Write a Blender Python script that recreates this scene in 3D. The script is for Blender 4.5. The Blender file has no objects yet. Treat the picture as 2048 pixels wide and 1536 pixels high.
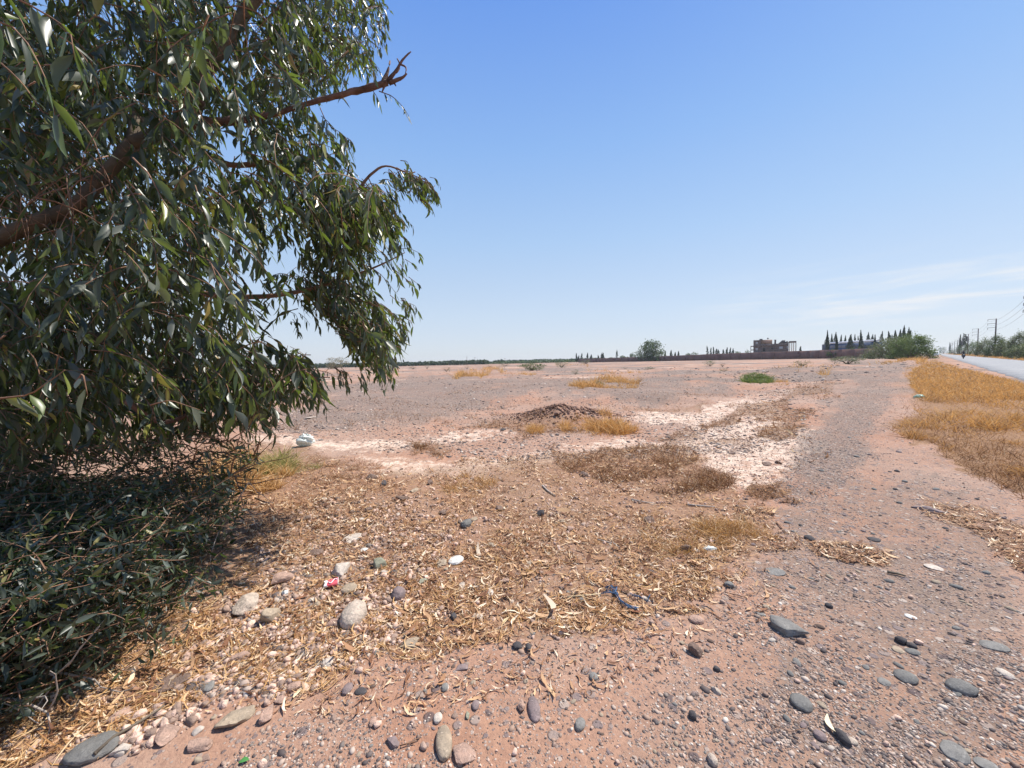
import bpy, bmesh, math, random
import numpy as np
from mathutils import Vector, Matrix
PI = math.pi
rng = np.random.default_rng(7); random.seed(7)
S = bpy.context.scene; C = S.collection

# ------------------------------------------------------------------ camera
CAM_H = 1.55; FPX = 769.0; CW, CH = 2048., 1536.
PITCH = math.radians(3.22); ROLL = math.radians(-1.27)
cam = bpy.data.objects.new('camera', bpy.data.cameras.new('camera')); C.objects.link(cam)
cam.data.sensor_width = 36; cam.data.lens = 36 * FPX / CW
cam.data.clip_start = 0.05; cam.data.clip_end = 8000
RM = Matrix.Rotation(PI/2 - PITCH, 3, 'X') @ Matrix.Rotation(ROLL, 3, 'Z')
cam.matrix_world = Matrix.Translation((0, 0, CAM_H)) @ RM.to_4x4()
S.camera = cam
# ------------------------------------------------------------------ light
SUN_EL = math.radians(57); SUN_AZ = math.radians(63)      # azimuth clockwise from +Y
w = bpy.data.worlds.new("World"); S.world = w; w.use_nodes = True
nt = w.node_tree; bg = nt.nodes['Background']; bg.inputs['Strength'].default_value = 0.1
sky = nt.nodes.new('ShaderNodeTexSky'); sky.sky_type = 'NISHITA'; sky.sun_disc = False
sky.sun_elevation = SUN_EL; sky.sun_rotation = SUN_AZ
sky.air_density = 0.8; sky.dust_density = 0.4; sky.ozone_density = 5.0; sky.altitude = 0
# thin cirrus low on the right
tc = nt.nodes.new('ShaderNodeTexCoord'); mp = nt.nodes.new('ShaderNodeMapping')
mp.inputs['Rotation'].default_value = (0, 0, math.radians(52)); mp.inputs['Scale'].default_value = (1.2, 3, 26)
nz = nt.nodes.new('ShaderNodeTexNoise'); nz.inputs['Scale'].default_value = 1.6; nz.inputs['Detail'].default_value = 7
nz.inputs['Roughness'].default_value = .6; nz.inputs['Distortion'].default_value = .5
nt.links.new(tc.outputs['Generated'], mp.inputs['Vector']); nt.links.new(mp.outputs[0], nz.inputs['Vector'])
def wmap(src, a, b, c=0, d=1, ramp='SMOOTHSTEP'):
    m = nt.nodes.new('ShaderNodeMapRange'); m.interpolation_type = ramp
    for i, v in zip((1, 2, 3, 4), (a, b, c, d)): m.inputs[i].default_value = v
    nt.links.new(src, m.inputs[0]); return m.outputs[0]
def wmul(a, b):
    m = nt.nodes.new('ShaderNodeMath'); m.operation = 'MULTIPLY'
    for i, v in enumerate((a, b)):
        if isinstance(v, float): m.inputs[i].default_value = v
        else: nt.links.new(v, m.inputs[i])
    return m.outputs[0]
sx = nt.nodes.new('ShaderNodeSeparateXYZ'); nt.links.new(tc.outputs['Generated'], sx.inputs[0])
f = wmul(wmap(nz.outputs['Fac'], .40, .68), wmul(wmap(sx.outputs['Z'], .03, .085), wmul(wmap(sx.outputs['Z'], .20, .11), wmap(sx.outputs['X'], .36, .66))))
f = wmul(f, .8)
# dusty summer air: the blue pales evenly towards the horizon
rp = nt.nodes.new('ShaderNodeValToRGB'); els = rp.color_ramp.elements; KS = 1/(.1*1.454*8)
stops = [(-.02, (.74, .76, .81)), (.03, (.72, .76, .83)), (.12, (.65, .76, .89)), (.29, (.47, .67, .95)), (.47, (.31, .54, .96)), (.67, (.17, .375, .92)), (1, (.09, .24, .66))]
while len(els) < len(stops): els.new(.5)
for e_, (p_, c_) in zip(els, stops): e_.position = max(0, p_); e_.color = (*[x*KS for x in c_], 1)
nt.links.new(sx.outputs['Z'], rp.inputs[0])
vm = nt.nodes.new('ShaderNodeVectorMath'); vm.operation = 'SCALE'; vm.inputs['Scale'].default_value = 8.; nt.links.new(rp.outputs[0], vm.inputs[0])
m0 = nt.nodes.new('ShaderNodeMix'); m0.data_type = 'RGBA'; m0.inputs['Factor'].default_value = .8; nt.links.new(sky.outputs[0], m0.inputs['A']); nt.links.new(vm.outputs[0], m0.inputs['B'])
mx = nt.nodes.new('ShaderNodeMix'); mx.data_type = 'RGBA'; mx.inputs['B'].default_value = (6.0, 6.15, 6.4, 1)
nt.links.new(f, mx.inputs['Factor']); nt.links.new(m0.outputs['Result'], mx.inputs['A'])
nt.links.new(mx.outputs['Result'], bg.inputs['Color'])
sun = bpy.data.objects.new('sun', bpy.data.lights.new('sun', 'SUN')); C.objects.link(sun)
sun.data.energy = 5.0; sun.data.angle = math.radians(.53); sun.data.color = (1, .95, .86)
sd = Vector((math.cos(SUN_EL)*math.sin(SUN_AZ), math.cos(SUN_EL)*math.cos(SUN_AZ), math.sin(SUN_EL)))
sun.rotation_euler = sd.to_track_quat('Z', 'Y').to_euler(); sun.location = (0, 0, 30)
S.view_settings.view_transform = 'Standard'; S.view_settings.look = 'None'
S.view_settings.exposure = 0.54; S.view_settings.gamma = 1

# ------------------------------------------------------------------ pixel <-> place helpers
Rn = np.array(RM)
def ray(px, py):
    px = np.asarray(px, float); py = np.asarray(py, float)
    d = np.stack([(px-1024)/FPX, -(py-768)/FPX, -np.ones_like(px)], -1)
    return d @ Rn.T
def G(px, py, z=0.):                       # ground point seen at a pixel
    d = ray(px, py); k = (z-CAM_H)/d[..., 2]
    return np.stack([d[..., 0]*k, d[..., 1]*k, np.full_like(k, z)], -1)
def W(px, py, Y):                          # point at depth Y
    d = ray(px, py); k = Y/d[..., 1]; p = d*np.asarray(k)[..., None]
    p[..., 2] += CAM_H; return p
def PX(p):
    p = np.asarray(p, float) - [0, 0, CAM_H]; q = p @ Rn
    zz = np.where(q[..., 2] < -1e-3, -q[..., 2], 1e-3)
    ok = q[..., 2] < -1e-3
    return 1024 + FPX*q[..., 0]/zz, 768 - FPX*q[..., 1]/zz, ok
_v = ray(1868, 707); AZ = math.atan2(_v[0], _v[1])
DD = np.array([math.sin(AZ), math.cos(AZ)]); NN = np.array([DD[1], -DD[0]])
def ST(s, t): return DD*s + NN*t
def inpoly(x, y, poly):
    x = np.asarray(x); y = np.asarray(y); r = np.zeros(x.shape, bool); n = len(poly)
    for i in range(n):
        x1, y1 = poly[i]; x2, y2 = poly[(i+1) % n]
        if y1 == y2: continue
        c = ((y1 > y) != (y2 > y)) & (x < (x2-x1)*(y-y1)/(y2-y1)+x1); r ^= c
    return r
def _h(ix, iy, s):
    n = (ix*374761393 + iy*668265263 + s*1442695041).astype(np.int64) & 0xffffffff
    n = ((n ^ (n >> 13))*1274126177) & 0xffffffff
    return ((n ^ (n >> 16)) & 0xffff)/65535.
def vnoise(x, y, s=0):
    ix = np.floor(x).astype(np.int64); iy = np.floor(y).astype(np.int64)
    fx = x-ix; fy = y-iy; fx = fx*fx*(3-2*fx); fy = fy*fy*(3-2*fy)
    return (_h(ix, iy, s)*(1-fx)+_h(ix+1, iy, s)*fx)*(1-fy)+(_h(ix, iy+1, s)*(1-fx)+_h(ix+1, iy+1, s)*fx)*fy
def fbm(x, y, s=0, o=4):
    r = 0; a = .5; t = 0
    for i in range(o):
        r = r+a*vnoise(x*2**i+17*i, y*2**i-9*i, s+i); t += a; a *= .5
    return r/t - .5
def sst(x, a, b):
    t = np.clip((x-a)/(b-a), 0, 1); return t*t*(3-2*t)

# ------------------------------------------------------------------ mesh helpers
class MB:
    def __init__(s): s.v = []; s.f = []; s.n = 0
    def add(s, v, *fs):
        v = np.asarray(v, float).reshape(-1, 3)
        for f in fs:
            f = np.asarray(f, int)
            if f.size: s.f.append(f + s.n)
        s.v.append(v); s.n += len(v); return s
    def inst(s, tv, tf, M, L):             # many placed copies of one template, inside ONE thing or stuff
        if len(L) == 0: return s
        v = np.einsum('mij,nj->mni', M, tv) + np.asarray(L)[:, None, :]
        n = len(tv); f = (np.asarray(tf)[None] + (np.arange(len(L))*n)[:, None, None]).reshape(-1, np.shape(tf)[1])
        return s.add(v.reshape(-1, 3), f)
    def tube(s, pts, rad, n=7, wob=0):
        pts = [Vector(p) for p in pts]; m = len(pts); vs = []
        up = Vector((0.13, .21, 1)).normalized()
        for i, p in enumerate(pts):
            d = (pts[min(i+1, m-1)]-pts[max(i-1, 0)]).normalized()
            a = d.cross(up); a = a if a.length > .05 else d.cross(Vector((1, 0, 0))); a.normalize(); b = d.cross(a)
            r = rad[i] if hasattr(rad, '__len__') else rad
            for k in range(n):
                t = 2*PI*k/n; rr = r*(1+wob*math.sin(3*t+i*1.3)*.5+wob*random.uniform(-.5, .5))
                vs.append(p + a*math.cos(t)*rr + b*math.sin(t)*rr)
        q = [(i*n+k, i*n+(k+1) % n, (i+1)*n+(k+1) % n, (i+1)*n+k) for i in range(m-1) for k in range(n)]
        c0 = len(vs); vs += [pts[0], pts[-1]]
        tr = [(c0, (k+1) % n, k) for k in range(n)] + [(c0+1, (m-1)*n+k, (m-1)*n+(k+1) % n) for k in range(n)]
        return s.add([tuple(v) for v in vs], q, tr)
    def box(s, c, d, rz=0, ry=0):
        v = np.array([(x, y, z) for x in (-.5, .5) for y in (-.5, .5) for z in (-.5, .5)])*d
        M = np.array(Matrix.Rotation(rz, 3, 'Z') @ Matrix.Rotation(ry, 3, 'Y'))
        return s.add(v @ M.T + c, [(0, 1, 3, 2), (4, 6, 7, 5), (0, 4, 5, 1), (2, 3, 7, 6), (0, 2, 6, 4), (1, 5, 7, 3)])
    def build(s, name, m, parent=None, smooth=False, loc=None):
        me = bpy.data.meshes.new(name)
        V = np.concatenate(s.v).astype(np.float32); me.vertices.add(len(V)); me.vertices.foreach_set('co', V.ravel())
        lt = np.concatenate([np.full(len(f), f.shape[1]) for f in s.f]); lv = np.concatenate([f.ravel() for f in s.f])
        me.loops.add(len(lv)); me.loops.foreach_set('vertex_index', lv.astype(np.int32))
        me.polygons.add(len(lt)); me.polygons.foreach_set('loop_start', np.concatenate([[0], np.cumsum(lt)[:-1]]).astype(np.int32))
        if smooth: me.polygons.foreach_set('use_smooth', np.ones(len(lt), bool))
        me.update(); me.validate(); me.materials.append(m)
        o = bpy.data.objects.new(name, me); C.objects.link(o)
        if parent: o.parent = parent
        if loc is not None: o.location = loc
        return o
def tag(o, label=None, cat=None, group=None, kind=None):
    for k, v in (('label', label), ('category', cat), ('group', group), ('kind', kind)):
        if v: o[k] = v
    return o
def empty(name, loc, label, cat, group=None, rz=0):
    o = bpy.data.objects.new(name, None); C.objects.link(o); o.location = tuple(float(a) for a in loc); o.rotation_euler = (0, 0, rz)
    o.empty_display_size = .1
    return tag(o, label, cat, group)
def copytree(o, parent=None):
    c = o.copy(); C.objects.link(c)
    if parent is not None: c.parent = parent
    for ch in list(o.children): copytree(ch, c)
    return c
def rotmats(n, tilt=PI, up=None):
    """random rotations; tilt = how far z axis may lean"""
    a = rng.uniform(0, 2*PI, n); b = rng.uniform(0, 2*PI, n); t = rng.uniform(-tilt, tilt, n)
    ca, sa, cb, sb, ct, st = np.cos(a), np.sin(a), np.cos(b), np.sin(b), np.cos(t), np.sin(t); z = np.zeros(n); o = np.ones(n)
    A = np.stack([ca, -sa, z, sa, ca, z, z, z, o], -1).reshape(n, 3, 3)
    T = np.stack([o, z, z, z, ct, -st, z, st, ct], -1).reshape(n, 3, 3)
    B = np.stack([cb, -sb, z, sb, cb, z, z, z, o], -1).reshape(n, 3, 3)
    return A @ T @ B
def scl(M, s):                             # scale columns
    s = np.asarray(s, float)
    if s.ndim == 1: s = s[:, None]
    return M*(s[:, None, :] if s.shape[1] > 1 else s[:, :, None])

# ------------------------------------------------------------------ materials
def newmat(name):
    m = bpy.data.materials.new(name); m.use_nodes = True; n = m.node_tree; b = n.nodes['Principled BSDF']; return m, n, b
def ramp(n, src, stops, interp='LINEAR'):
    r = n.nodes.new('ShaderNodeValToRGB'); e = r.color_ramp.elements; r.color_ramp.interpolation = interp
    while len(e) < len(stops): e.new(.5)
    for x, (p, c) in zip(e, stops): x.position = p; x.color = (*c, 1)
    n.links.new(src, r.inputs[0]); return r.outputs[0]
def noise(n, scale, detail=4, coord='Object', rough=.6, vec=None, dist=0):
    x = n.nodes.new('ShaderNodeTexNoise'); x.inputs['Scale'].default_value = scale; x.inputs['Detail'].default_value = detail
    x.inputs['Roughness'].default_value = rough; x.inputs['Distortion'].default_value = dist
    if vec is None:
        t = n.nodes.new('ShaderNodeTexCoord'); vec = t.outputs[coord]
    n.links.new(vec, x.inputs['Vector']); return x.outputs['Fac']
def mix(n, f, a, b, mode='MIX'):
    m = n.nodes.new('ShaderNodeMix'); m.data_type = 'RGBA'; m.blend_type = mode
    for k, v in (('Factor', f), ('A', a), ('B', b)):
        if isinstance(v, (int, float)): m.inputs[k].default_value = v
        elif isinstance(v, tuple): m.inputs[k].default_value = (*v, 1)
        else: n.links.new(v, m.inputs[k])
    return m.outputs['Result']
def math_(n, op, a, b=None):
    m = n.nodes.new('ShaderNodeMath'); m.operation = op
    for i, v in enumerate((a, b)):
        if v is None: continue
        if isinstance(v, (int, float)): m.inputs[i].default_value = v
        else: n.links.new(v, m.inputs[i])
    return m.outputs[0]
def mrange(n, src, a, b, c=0, d=1):
    m = n.nodes.new('ShaderNodeMapRange'); m.interpolation_type = 'SMOOTHSTEP'
    for i, v in zip((1, 2, 3, 4), (a, b, c, d)): m.inputs[i].default_value = v
    n.links.new(src, m.inputs[0]); return m.outputs[0]
def bump(n, b, h, st=.4, dist=.01):
    k = n.nodes.new('ShaderNodeBump'); k.inputs['Strength'].default_value = st; k.inputs['Distance'].default_value = dist
    n.links.new(h, k.inputs['Height']); n.links.new(k.outputs[0], b.inputs['Normal'])
def mat(name, col, rough=.85, var=.25, scale=8, bmp=0, spec=.3, metal=0, island=0):
    m, n, b = newmat(name); lo = tuple(c*(1-var) for c in col); hi = tuple(min(1, c*(1+var)) for c in col)
    f = noise(n, scale, 6); c = ramp(n, f, [(.3, lo), (.7, hi)])
    if island:
        g = n.nodes.new('ShaderNodeNewGeometry'); v = mrange(n, g.outputs['Random Per Island'], 0, 1, 1-island, 1+island)
        hv = n.nodes.new('ShaderNodeHueSaturation'); n.links.new(v, hv.inputs['Value']); n.links.new(c, hv.inputs['Color']); c = hv.outputs[0]
    n.links.new(c, b.inputs['Base Color']); b.inputs['Roughness'].default_value = rough
    b.inputs['Specular IOR Level'].default_value = spec; b.inputs['Metallic'].default_value = metal
    if bmp: bump(n, b, noise(n, scale*3, 8), bmp, .02)
    return m
def leafmat(name, stops, rough=.45, trans=.35, tcol=(.25, .42, .05), spec=.5):
    m, n, b = newmat(name); g = n.nodes.new('ShaderNodeNewGeometry')
    c = ramp(n, g.outputs['Random Per Island'], stops)
    n.links.new(c, b.inputs['Base Color']); b.inputs['Roughness'].default_value = rough; b.inputs['Specular IOR Level'].default_value = spec
    t = n.nodes.new('ShaderNodeBsdfTranslucent'); tc_ = mix(n, .6, c, tcol); n.links.new(tc_, t.inputs['Color'])
    ms = n.nodes.new('ShaderNodeMixShader'); ms.inputs[0].default_value = trans
    n.links.new(b.outputs[0], ms.inputs[1]); n.links.new(t.outputs[0], ms.inputs[2])
    n.links.new(ms.outputs[0], n.nodes['Material Output'].inputs['Surface']); return m

# ------------------------------------------------------------------ ground relief and soil patches
HILLS = []      # x, y, radius_x, radius_y, height, heading
def hill(px, py, rx, ry, h, rot=0.): g = G(px, py); HILLS.append((g[0], g[1], rx, ry, h, rot))
hill(1135, 838, 1.5, .8, .40); hill(1230, 818, 1.6, 1.3, .14); hill(648, 752, 7, 5, 1.05, .2); hill(1260, 800, 3.6, 1.5, .16); hill(1690, 745, 6, 5, .35)
hill(1090, 783, 4, 2, .18); hill(1340, 765, 5, 3, .22); hill(900, 775, 6, 3, .2); hill(1740, 729, 10, 6, .5, .6)
hill(250, 1130, 1.6, 1.1, .1); hill(1560, 745, 7, 3, .3); hill(760, 1010, 1.2, 1.0, .07)
def hgt(x, y):
    x = np.asarray(x, float); y = np.asarray(y, float); r = np.hypot(x, y)
    s = x*DD[0]+y*DD[1]; t = x*NN[0]+y*NN[1]
    h = .05*fbm(x/2.2, y/2.2, 1) + .028*fbm(x/.35, y/.35, 5, 3)*sst(-r, -25, -6)
    h = h + .12*fbm(x/1.6, y/.9, 25, 3)*sst(r, 5, 10)*sst(-r, -60, -30)*sst(-t, -.5, 2)
    h = h + .48*fbm(x/5, y/2.4, 15, 4)*sst(r, 6, 14)*sst(-r, -120, -50)*sst(-t, 0, 3)
    h = h + .9*fbm(x/26, y/13, 9, 3)*sst(r, 14, 60)*sst(-r, -260, -90)
    for (a, b, rx, ry, k, ro) in HILLS:
        c, sn = math.cos(ro), math.sin(ro); u = ((x-a)*c+(y-b)*sn)/rx; v = (-(x-a)*sn+(y-b)*c)/ry
        q = np.exp(-(u*u+v*v)*1.6); h = h + k*q*(1+.5*fbm(x/.4, y/.4, 3)*(k > .3))
    h = h + .06*np.exp(-((t+.6)/1.3)**2)*sst(s, 2, 8)           # the raised track
    rd = sst(t, 1.6, 3.3)*sst(-t, -11.5, -9.7)
    return h*(1-rd) - .06*rd
def hz(x, y): return float(hgt(np.array([x]), np.array([y]))[0])
PATH = [(1180, 1600), (1440, 1200), (1500, 1080), (1565, 990), (1600, 900), (1645, 850), (1655, 800), (1690, 765), (1745, 730), (1800, 722), (1850, 716), (1862, 710),
        (1866, 712), (1838, 735), (1822, 770), (1800, 830), (1790, 870), (1880, 920), (1960, 960), (2060, 1010), (2700, 1300), (2700, 1700)]
PATHC = [(1540, 1000), (1585, 920), (1650, 850), (1660, 800), (1700, 760), (1760, 727), (1856, 712), (1830, 740), (1815, 790), (1770, 860), (1740, 930), (1700, 980), (1600, 1010)]
VERGE = [(1868, 712), (1835, 735), (1815, 772), (1830, 800), (1850, 825), (1775, 862), (1850, 895), (1930, 940), (2048, 990), (2500, 1180), (2700, 1000), (2500, 850), (2048, 768), (1940, 741), (1885, 722)]
WHITE = [[(1230, 828), (1400, 815), (1540, 785), (1640, 760), (1690, 752), (1640, 772), (1560, 800), (1420, 845), (1280, 848)],
         [(1390, 850), (1480, 812), (1560, 800), (1600, 840), (1650, 872), (1670, 900), (1600, 950), (1560, 990), (1490, 985), (1420, 930), (1330, 890)],
         [(850, 868), (1020, 855), (1050, 872), (900, 888)], [(740, 905), (900, 928), (1080, 898), (1250, 878), (1420, 880), (1430, 928), (1200, 918), (1050, 940), (900, 965), (740, 945)],
         [(600, 884), (760, 875), (890, 880), (900, 893), (700, 905), (600, 897)], [(560, 870), (700, 880), (560, 900), (480, 885)]]
GRAV = [[(520, 850), (640, 790), (700, 765), (1000, 752), (1500, 772), (1500, 790), (1300, 812), (1100, 792), (1000, 812), (900, 842), (700, 858), (560, 860)],
        [(850, 745), (1150, 752), (1180, 762), (800, 768)], [(1250, 752), (1450, 745), (1620, 742), (1700, 735), (1700, 752), (1500, 758), (1300, 768)]]
LITTER = [(-400, 1800), (-100, 1600), (60, 1536), (330, 1440), (440, 1372), (560, 1400), (690, 1345), (850, 1300), (1040, 1290), (1200, 1285), (1340, 1235), (1440, 1170), (1500, 1110),
          (1600, 1090), (1560, 1030), (1480, 970), (1400, 900), (1330, 890), (1200, 905), (1080, 905), (960, 930), (820, 935), (740, 945), (700, 915), (620, 895), (430, 880), (300, 960), (-400, 1000)]
BROWN = [[(1560, 795), (1600, 775), (1690, 762), (1660, 785), (1590, 805)], [(1400, 850), (1480, 810), (1560, 803), (1620, 830), (1620, 870), (1560, 890), (1500, 880), (1570, 845), (1500, 828), (1430, 860)],
         [(1310, 870), (1400, 862), (1420, 885), (1340, 890)], [(1430, 880), (1500, 882), (1490, 895), (1440, 893)], [(870, 850), (1000, 835), (1120, 838), (1200, 868), (1050, 868), (960, 856)],
         [(820, 890), (900, 885), (910, 908), (830, 910)], [(1240, 815), (1420, 806), (1400, 818), (1240, 822)], [(1500, 975), (1580, 965), (1590, 990), (1520, 1000)],
         [(1600, 1090), (1700, 1080), (1790, 1110), (1760, 1140), (1640, 1120)], [(1840, 1000), (1960, 1010), (2060, 1060), (2060, 1150), (1960, 1080), (1860, 1040)],
         [(1090, 900), (1330, 890), (1400, 935), (1300, 960), (1100, 945)]]
def soft(px, py, ok, polys, jit, seeds=3):
    r = np.zeros(px.shape)
    for k in range(seeds):
        a = fbm(px/55, py/18, 31+k, 4)*2; b = fbm(px/55, py/18, 71+k, 4)*2
        q = np.zeros(px.shape, bool)
        for p in polys: q |= inpoly(px+a*jit+(k-1)*jit*.15, py+b*jit*.4, p)
        r += q
    return r/seeds*ok
def masks(x, y):
    p = np.stack([x, y, np.zeros_like(x)], -1); px, py, ok = PX(p); ok = ok & (py > 690)
    m = {}
    m['white'] = soft(px, py, ok, WHITE, 60, 5)*.85
    m['gravel'] = np.maximum(.8*soft(px, py, ok, [PATHC], 60, 5), .85*soft(px, py, ok, GRAV, 70, 5))
    m['gravel'] = np.maximum(m['gravel'], .38*soft(px, py, ok, [PATH], 40))
    m['gravel'] = np.maximum(m['gravel'], .7*soft(px, py, ok, [[(1560, 980), (1900, 930), (2080, 1030), (2080, 1600), (1600, 1600), (1480, 1300), (1500, 1120)]], 160, 5))
    s = x*DD[0]+y*DD[1]; t = x*NN[0]+y*NN[1]; r = np.hypot(x, y)
    m['gravel'] = np.maximum(m['gravel'], 1.*sst(fbm(x/9, y/5, 51, 4), -.12, .12)*sst(r, 14, 26))
    m['white'] = np.maximum(m['white'], .75*sst(fbm(x/16, y/4, 61, 4), .08, .2)*sst(r, 20, 32)*sst(-t, 0, 3))
    m['brown'] = np.maximum(soft(px, py, ok, [LITTER], 80, 5), .9*soft(px, py, ok, BROWN, 30))
    m['straw'] = np.maximum(soft(px, py, ok, [VERGE], 50, 5), sst(t, .9, 1.6)*sst(s, -30, -1)*sst(-s, -1, 3))
    m['straw'] = np.maximum(m['straw'], .8*sst(t, 9.8, 11)*sst(-t, -30, -16))
    return m
na = 900; nr = 560
ang = np.concatenate([np.linspace(-62, 62, na), np.linspace(62, 298, 90)[1:-1]]); ang = np.radians(ang)
rad = np.concatenate([np.exp(np.linspace(math.log(.35), math.log(60), 470)), np.exp(np.linspace(math.log(60), math.log(1500), nr-470+1))[1:]])
A, R_ = np.meshgrid(ang, rad); gx = R_*np.sin(A); gy = R_*np.cos(A); gz = hgt(gx, gy)
na = len(ang)
V = np.stack([gx, gy, gz], -1).reshape(-1, 3); V = np.vstack([V, [0, 0, hz(0, 0)]])
i = np.arange(nr-1)[:, None]*na; j = np.arange(na)[None]; j2 = (j+1) % na
Q = np.stack([i+j, i+j2, i+na+j2, i+na+j], -1).reshape(-1, 4)[:, ::-1]
jj = np.arange(na); T = np.stack([np.full(na, len(V)-1), jj, (jj+1) % na], -1)[:, ::-1]

def ground_material():
    m, n, b = newmat('soil'); tc = n.nodes.new('ShaderNodeTexCoord'); P = tc.outputs['Object']
    def at(k):
        a = n.nodes.new('ShaderNodeAttribute'); a.attribute_name = k; return a.outputs['Fac']
    def N(s, d=5, r=.6): return noise(n, s, d, vec=P, rough=r)
    big = N(.35, 6); mid = N(3.1, 6); fine = N(38, 6, .7); mid2 = N(5.5, 8, .72)
    base = ramp(n, mid, [(.3, (.34, .17, .105)), (.7, (.46, .26, .168))])
    base = mix(n, mrange(n, big, .35, .65), base, (.385, .26, .195))
    base = mix(n, mrange(n, fine, .35, .7, 0, .6), base, (.235, .135, .098))
    # white crust
    wf = mrange(n, math_(n, 'ADD', at('white'), math_(n, 'MULTIPLY', math_(n, 'SUBTRACT', mid2, .5), 3.4)), .30, 1.15)
    wf = math_(n, 'MULTIPLY', wf, mrange(n, fine, .32, .5, .4, 1))
    base = mix(n, wf, base, (.66, .51, .40))
    # tiny embedded pebbles as two sizes of cells
    def peb(scale, thr, seedoff):
        v = n.nodes.new('ShaderNodeTexVoronoi'); v.inputs['Scale'].default_value = scale; v.inputs['Randomness'].default_value = 1
        n.links.new(P, v.inputs['Vector']); sp = n.nodes.new('ShaderNodeSeparateColor'); n.links.new(v.outputs['Color'], sp.inputs[0])
        inside = mrange(n, v.outputs['Distance'], .42, .30)
        on = math_(n, 'LESS_THAN', sp.outputs[0], thr)
        col = ramp(n, sp.outputs[1], [(0, (.10, .075, .075)), (.35, (.20, .16, .155)), (.7, (.30, .235, .20)), (1, (.46, .38, .32))])
        return math_(n, 'MULTIPLY', inside, on), col
    gr = at('gravel')
    gfac = mrange(n, math_(n, 'ADD', gr, math_(n, 'MULTIPLY', math_(n, 'SUBTRACT', mid2, .5), 1.5)), .1, 1.1); gst = N(.75, 9, .68); gfac = math_(n, 'MULTIPLY', gfac, mrange(n, math_(n, 'ADD', gst, math_(n, 'MULTIPLY', gr, .16)), .42, .60))
    base = mix(n, math_(n, 'MULTIPLY', gfac, .88), base, ramp(n, fine, [(.3, (.10, .078, .064)), (.7, (.26, .197, .155))]))
    hs = []
    for sc, k in ((70, .32), (34, .22), (15, .12)):
        thr = math_(n, 'ADD', math_(n, 'MULTIPLY', gfac, .5), k)
        f_, c_ = peb(sc, thr, 0); base = mix(n, math_(n, 'MULTIPLY', f_, .85), base, c_); hs.append((f_, .5/sc*12))
    # litter earth
    bf = mrange(n, math_(n, 'ADD', at('brown'), math_(n, 'MULTIPLY', math_(n, 'SUBTRACT', mid2, .5), 3.0)), .35, 1.1)
    base = mix(n, math_(n, 'MULTIPLY', bf, .64), base, ramp(n, fine, [(.3, (.085, .045, .027)), (.5, (.21, .12, .07)), (.7, (.46, .29, .17))]))
    sf = mrange(n, math_(n, 'ADD', at('straw'), math_(n, 'MULTIPLY', math_(n, 'SUBTRACT', mid2, .5), 2.4)), .3, .9); base = mix(n, sf, base, ramp(n, fine, [(.35, (.15, .085, .05)), (.65, (.36, .215, .125))]))
    n.links.new(base, b.inputs['Base Color']); b.inputs['Roughness'].default_value = .95; b.inputs['Specular IOR Level'].default_value = .1
    h = math_(n, 'ADD', math_(n, 'MULTIPLY', fine, .6), math_(n, 'MULTIPLY', mid, .8))
    for f_, k in hs: h = math_(n, 'ADD', h, math_(n, 'MULTIPLY', f_, k))
    bump(n, b, h, .9, .02); return m
gm = ground_material()
mb = MB(); mb.add(V, Q, T); ground = mb.build('ground', gm, smooth=True); tag(ground, 'pink stony bare plain with pale crust and gravel', None, None, 'structure')
for k, a in masks(V[:, 0], V[:, 1]).items():
    at_ = ground.data.attributes.new(k, 'FLOAT', 'POINT'); at_.data.foreach_set('value', a.astype(np.float32))

# road: a slightly crowned sheet with rough asphalt edge
m, n, b = newmat('asphalt'); f1 = noise(n, 55, 5); f2 = noise(n, .6, 5, dist=1.)
c = ramp(n, f1, [(.3, (.13, .13, .135)), (.7, (.26, .26, .265))]); c = mix(n, mrange(n, f2, .4, .7, 0, .5), c, (.29, .28, .27))
n.links.new(c, b.inputs['Base Color']); b.inputs['Roughness'].default_value = .8; bump(n, b, f1, .5, .01); ASPH = m
ss = np.concatenate([np.arange(-30, 120, .5), np.arange(120, 1450, 10)]); ts = np.array([3.3, 3.36, 4.5, 6.4, 8.3, 9.64, 9.7]); zz = [-.07, .035, .07, .10, .07, .035, -.07]
vv = []
for s_ in ss:
    e0 = .35*float(fbm(np.array([s_/1.8]), np.array([0.]), 4)[0]); e1 = .3*float(fbm(np.array([s_/1.8]), np.array([9.]), 6)[0])
    for k, t_ in enumerate(ts):
        tt = t_ + (e0 if k < 2 else e1 if k > 4 else 0); p = ST(s_, tt); vv.append((p[0], p[1], zz[k]))
nk = len(ts); q = [(i*nk+k, i*nk+k+1, (i+1)*nk+k+1, (i+1)*nk+k) for i in range(len(ss)-1) for k in range(nk-1)]
mb = MB(); mb.add(vv, q); tag(mb.build('road', ASPH, smooth=True), 'pale grey worn asphalt road running to the horizon', None, None, 'structure')
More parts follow.
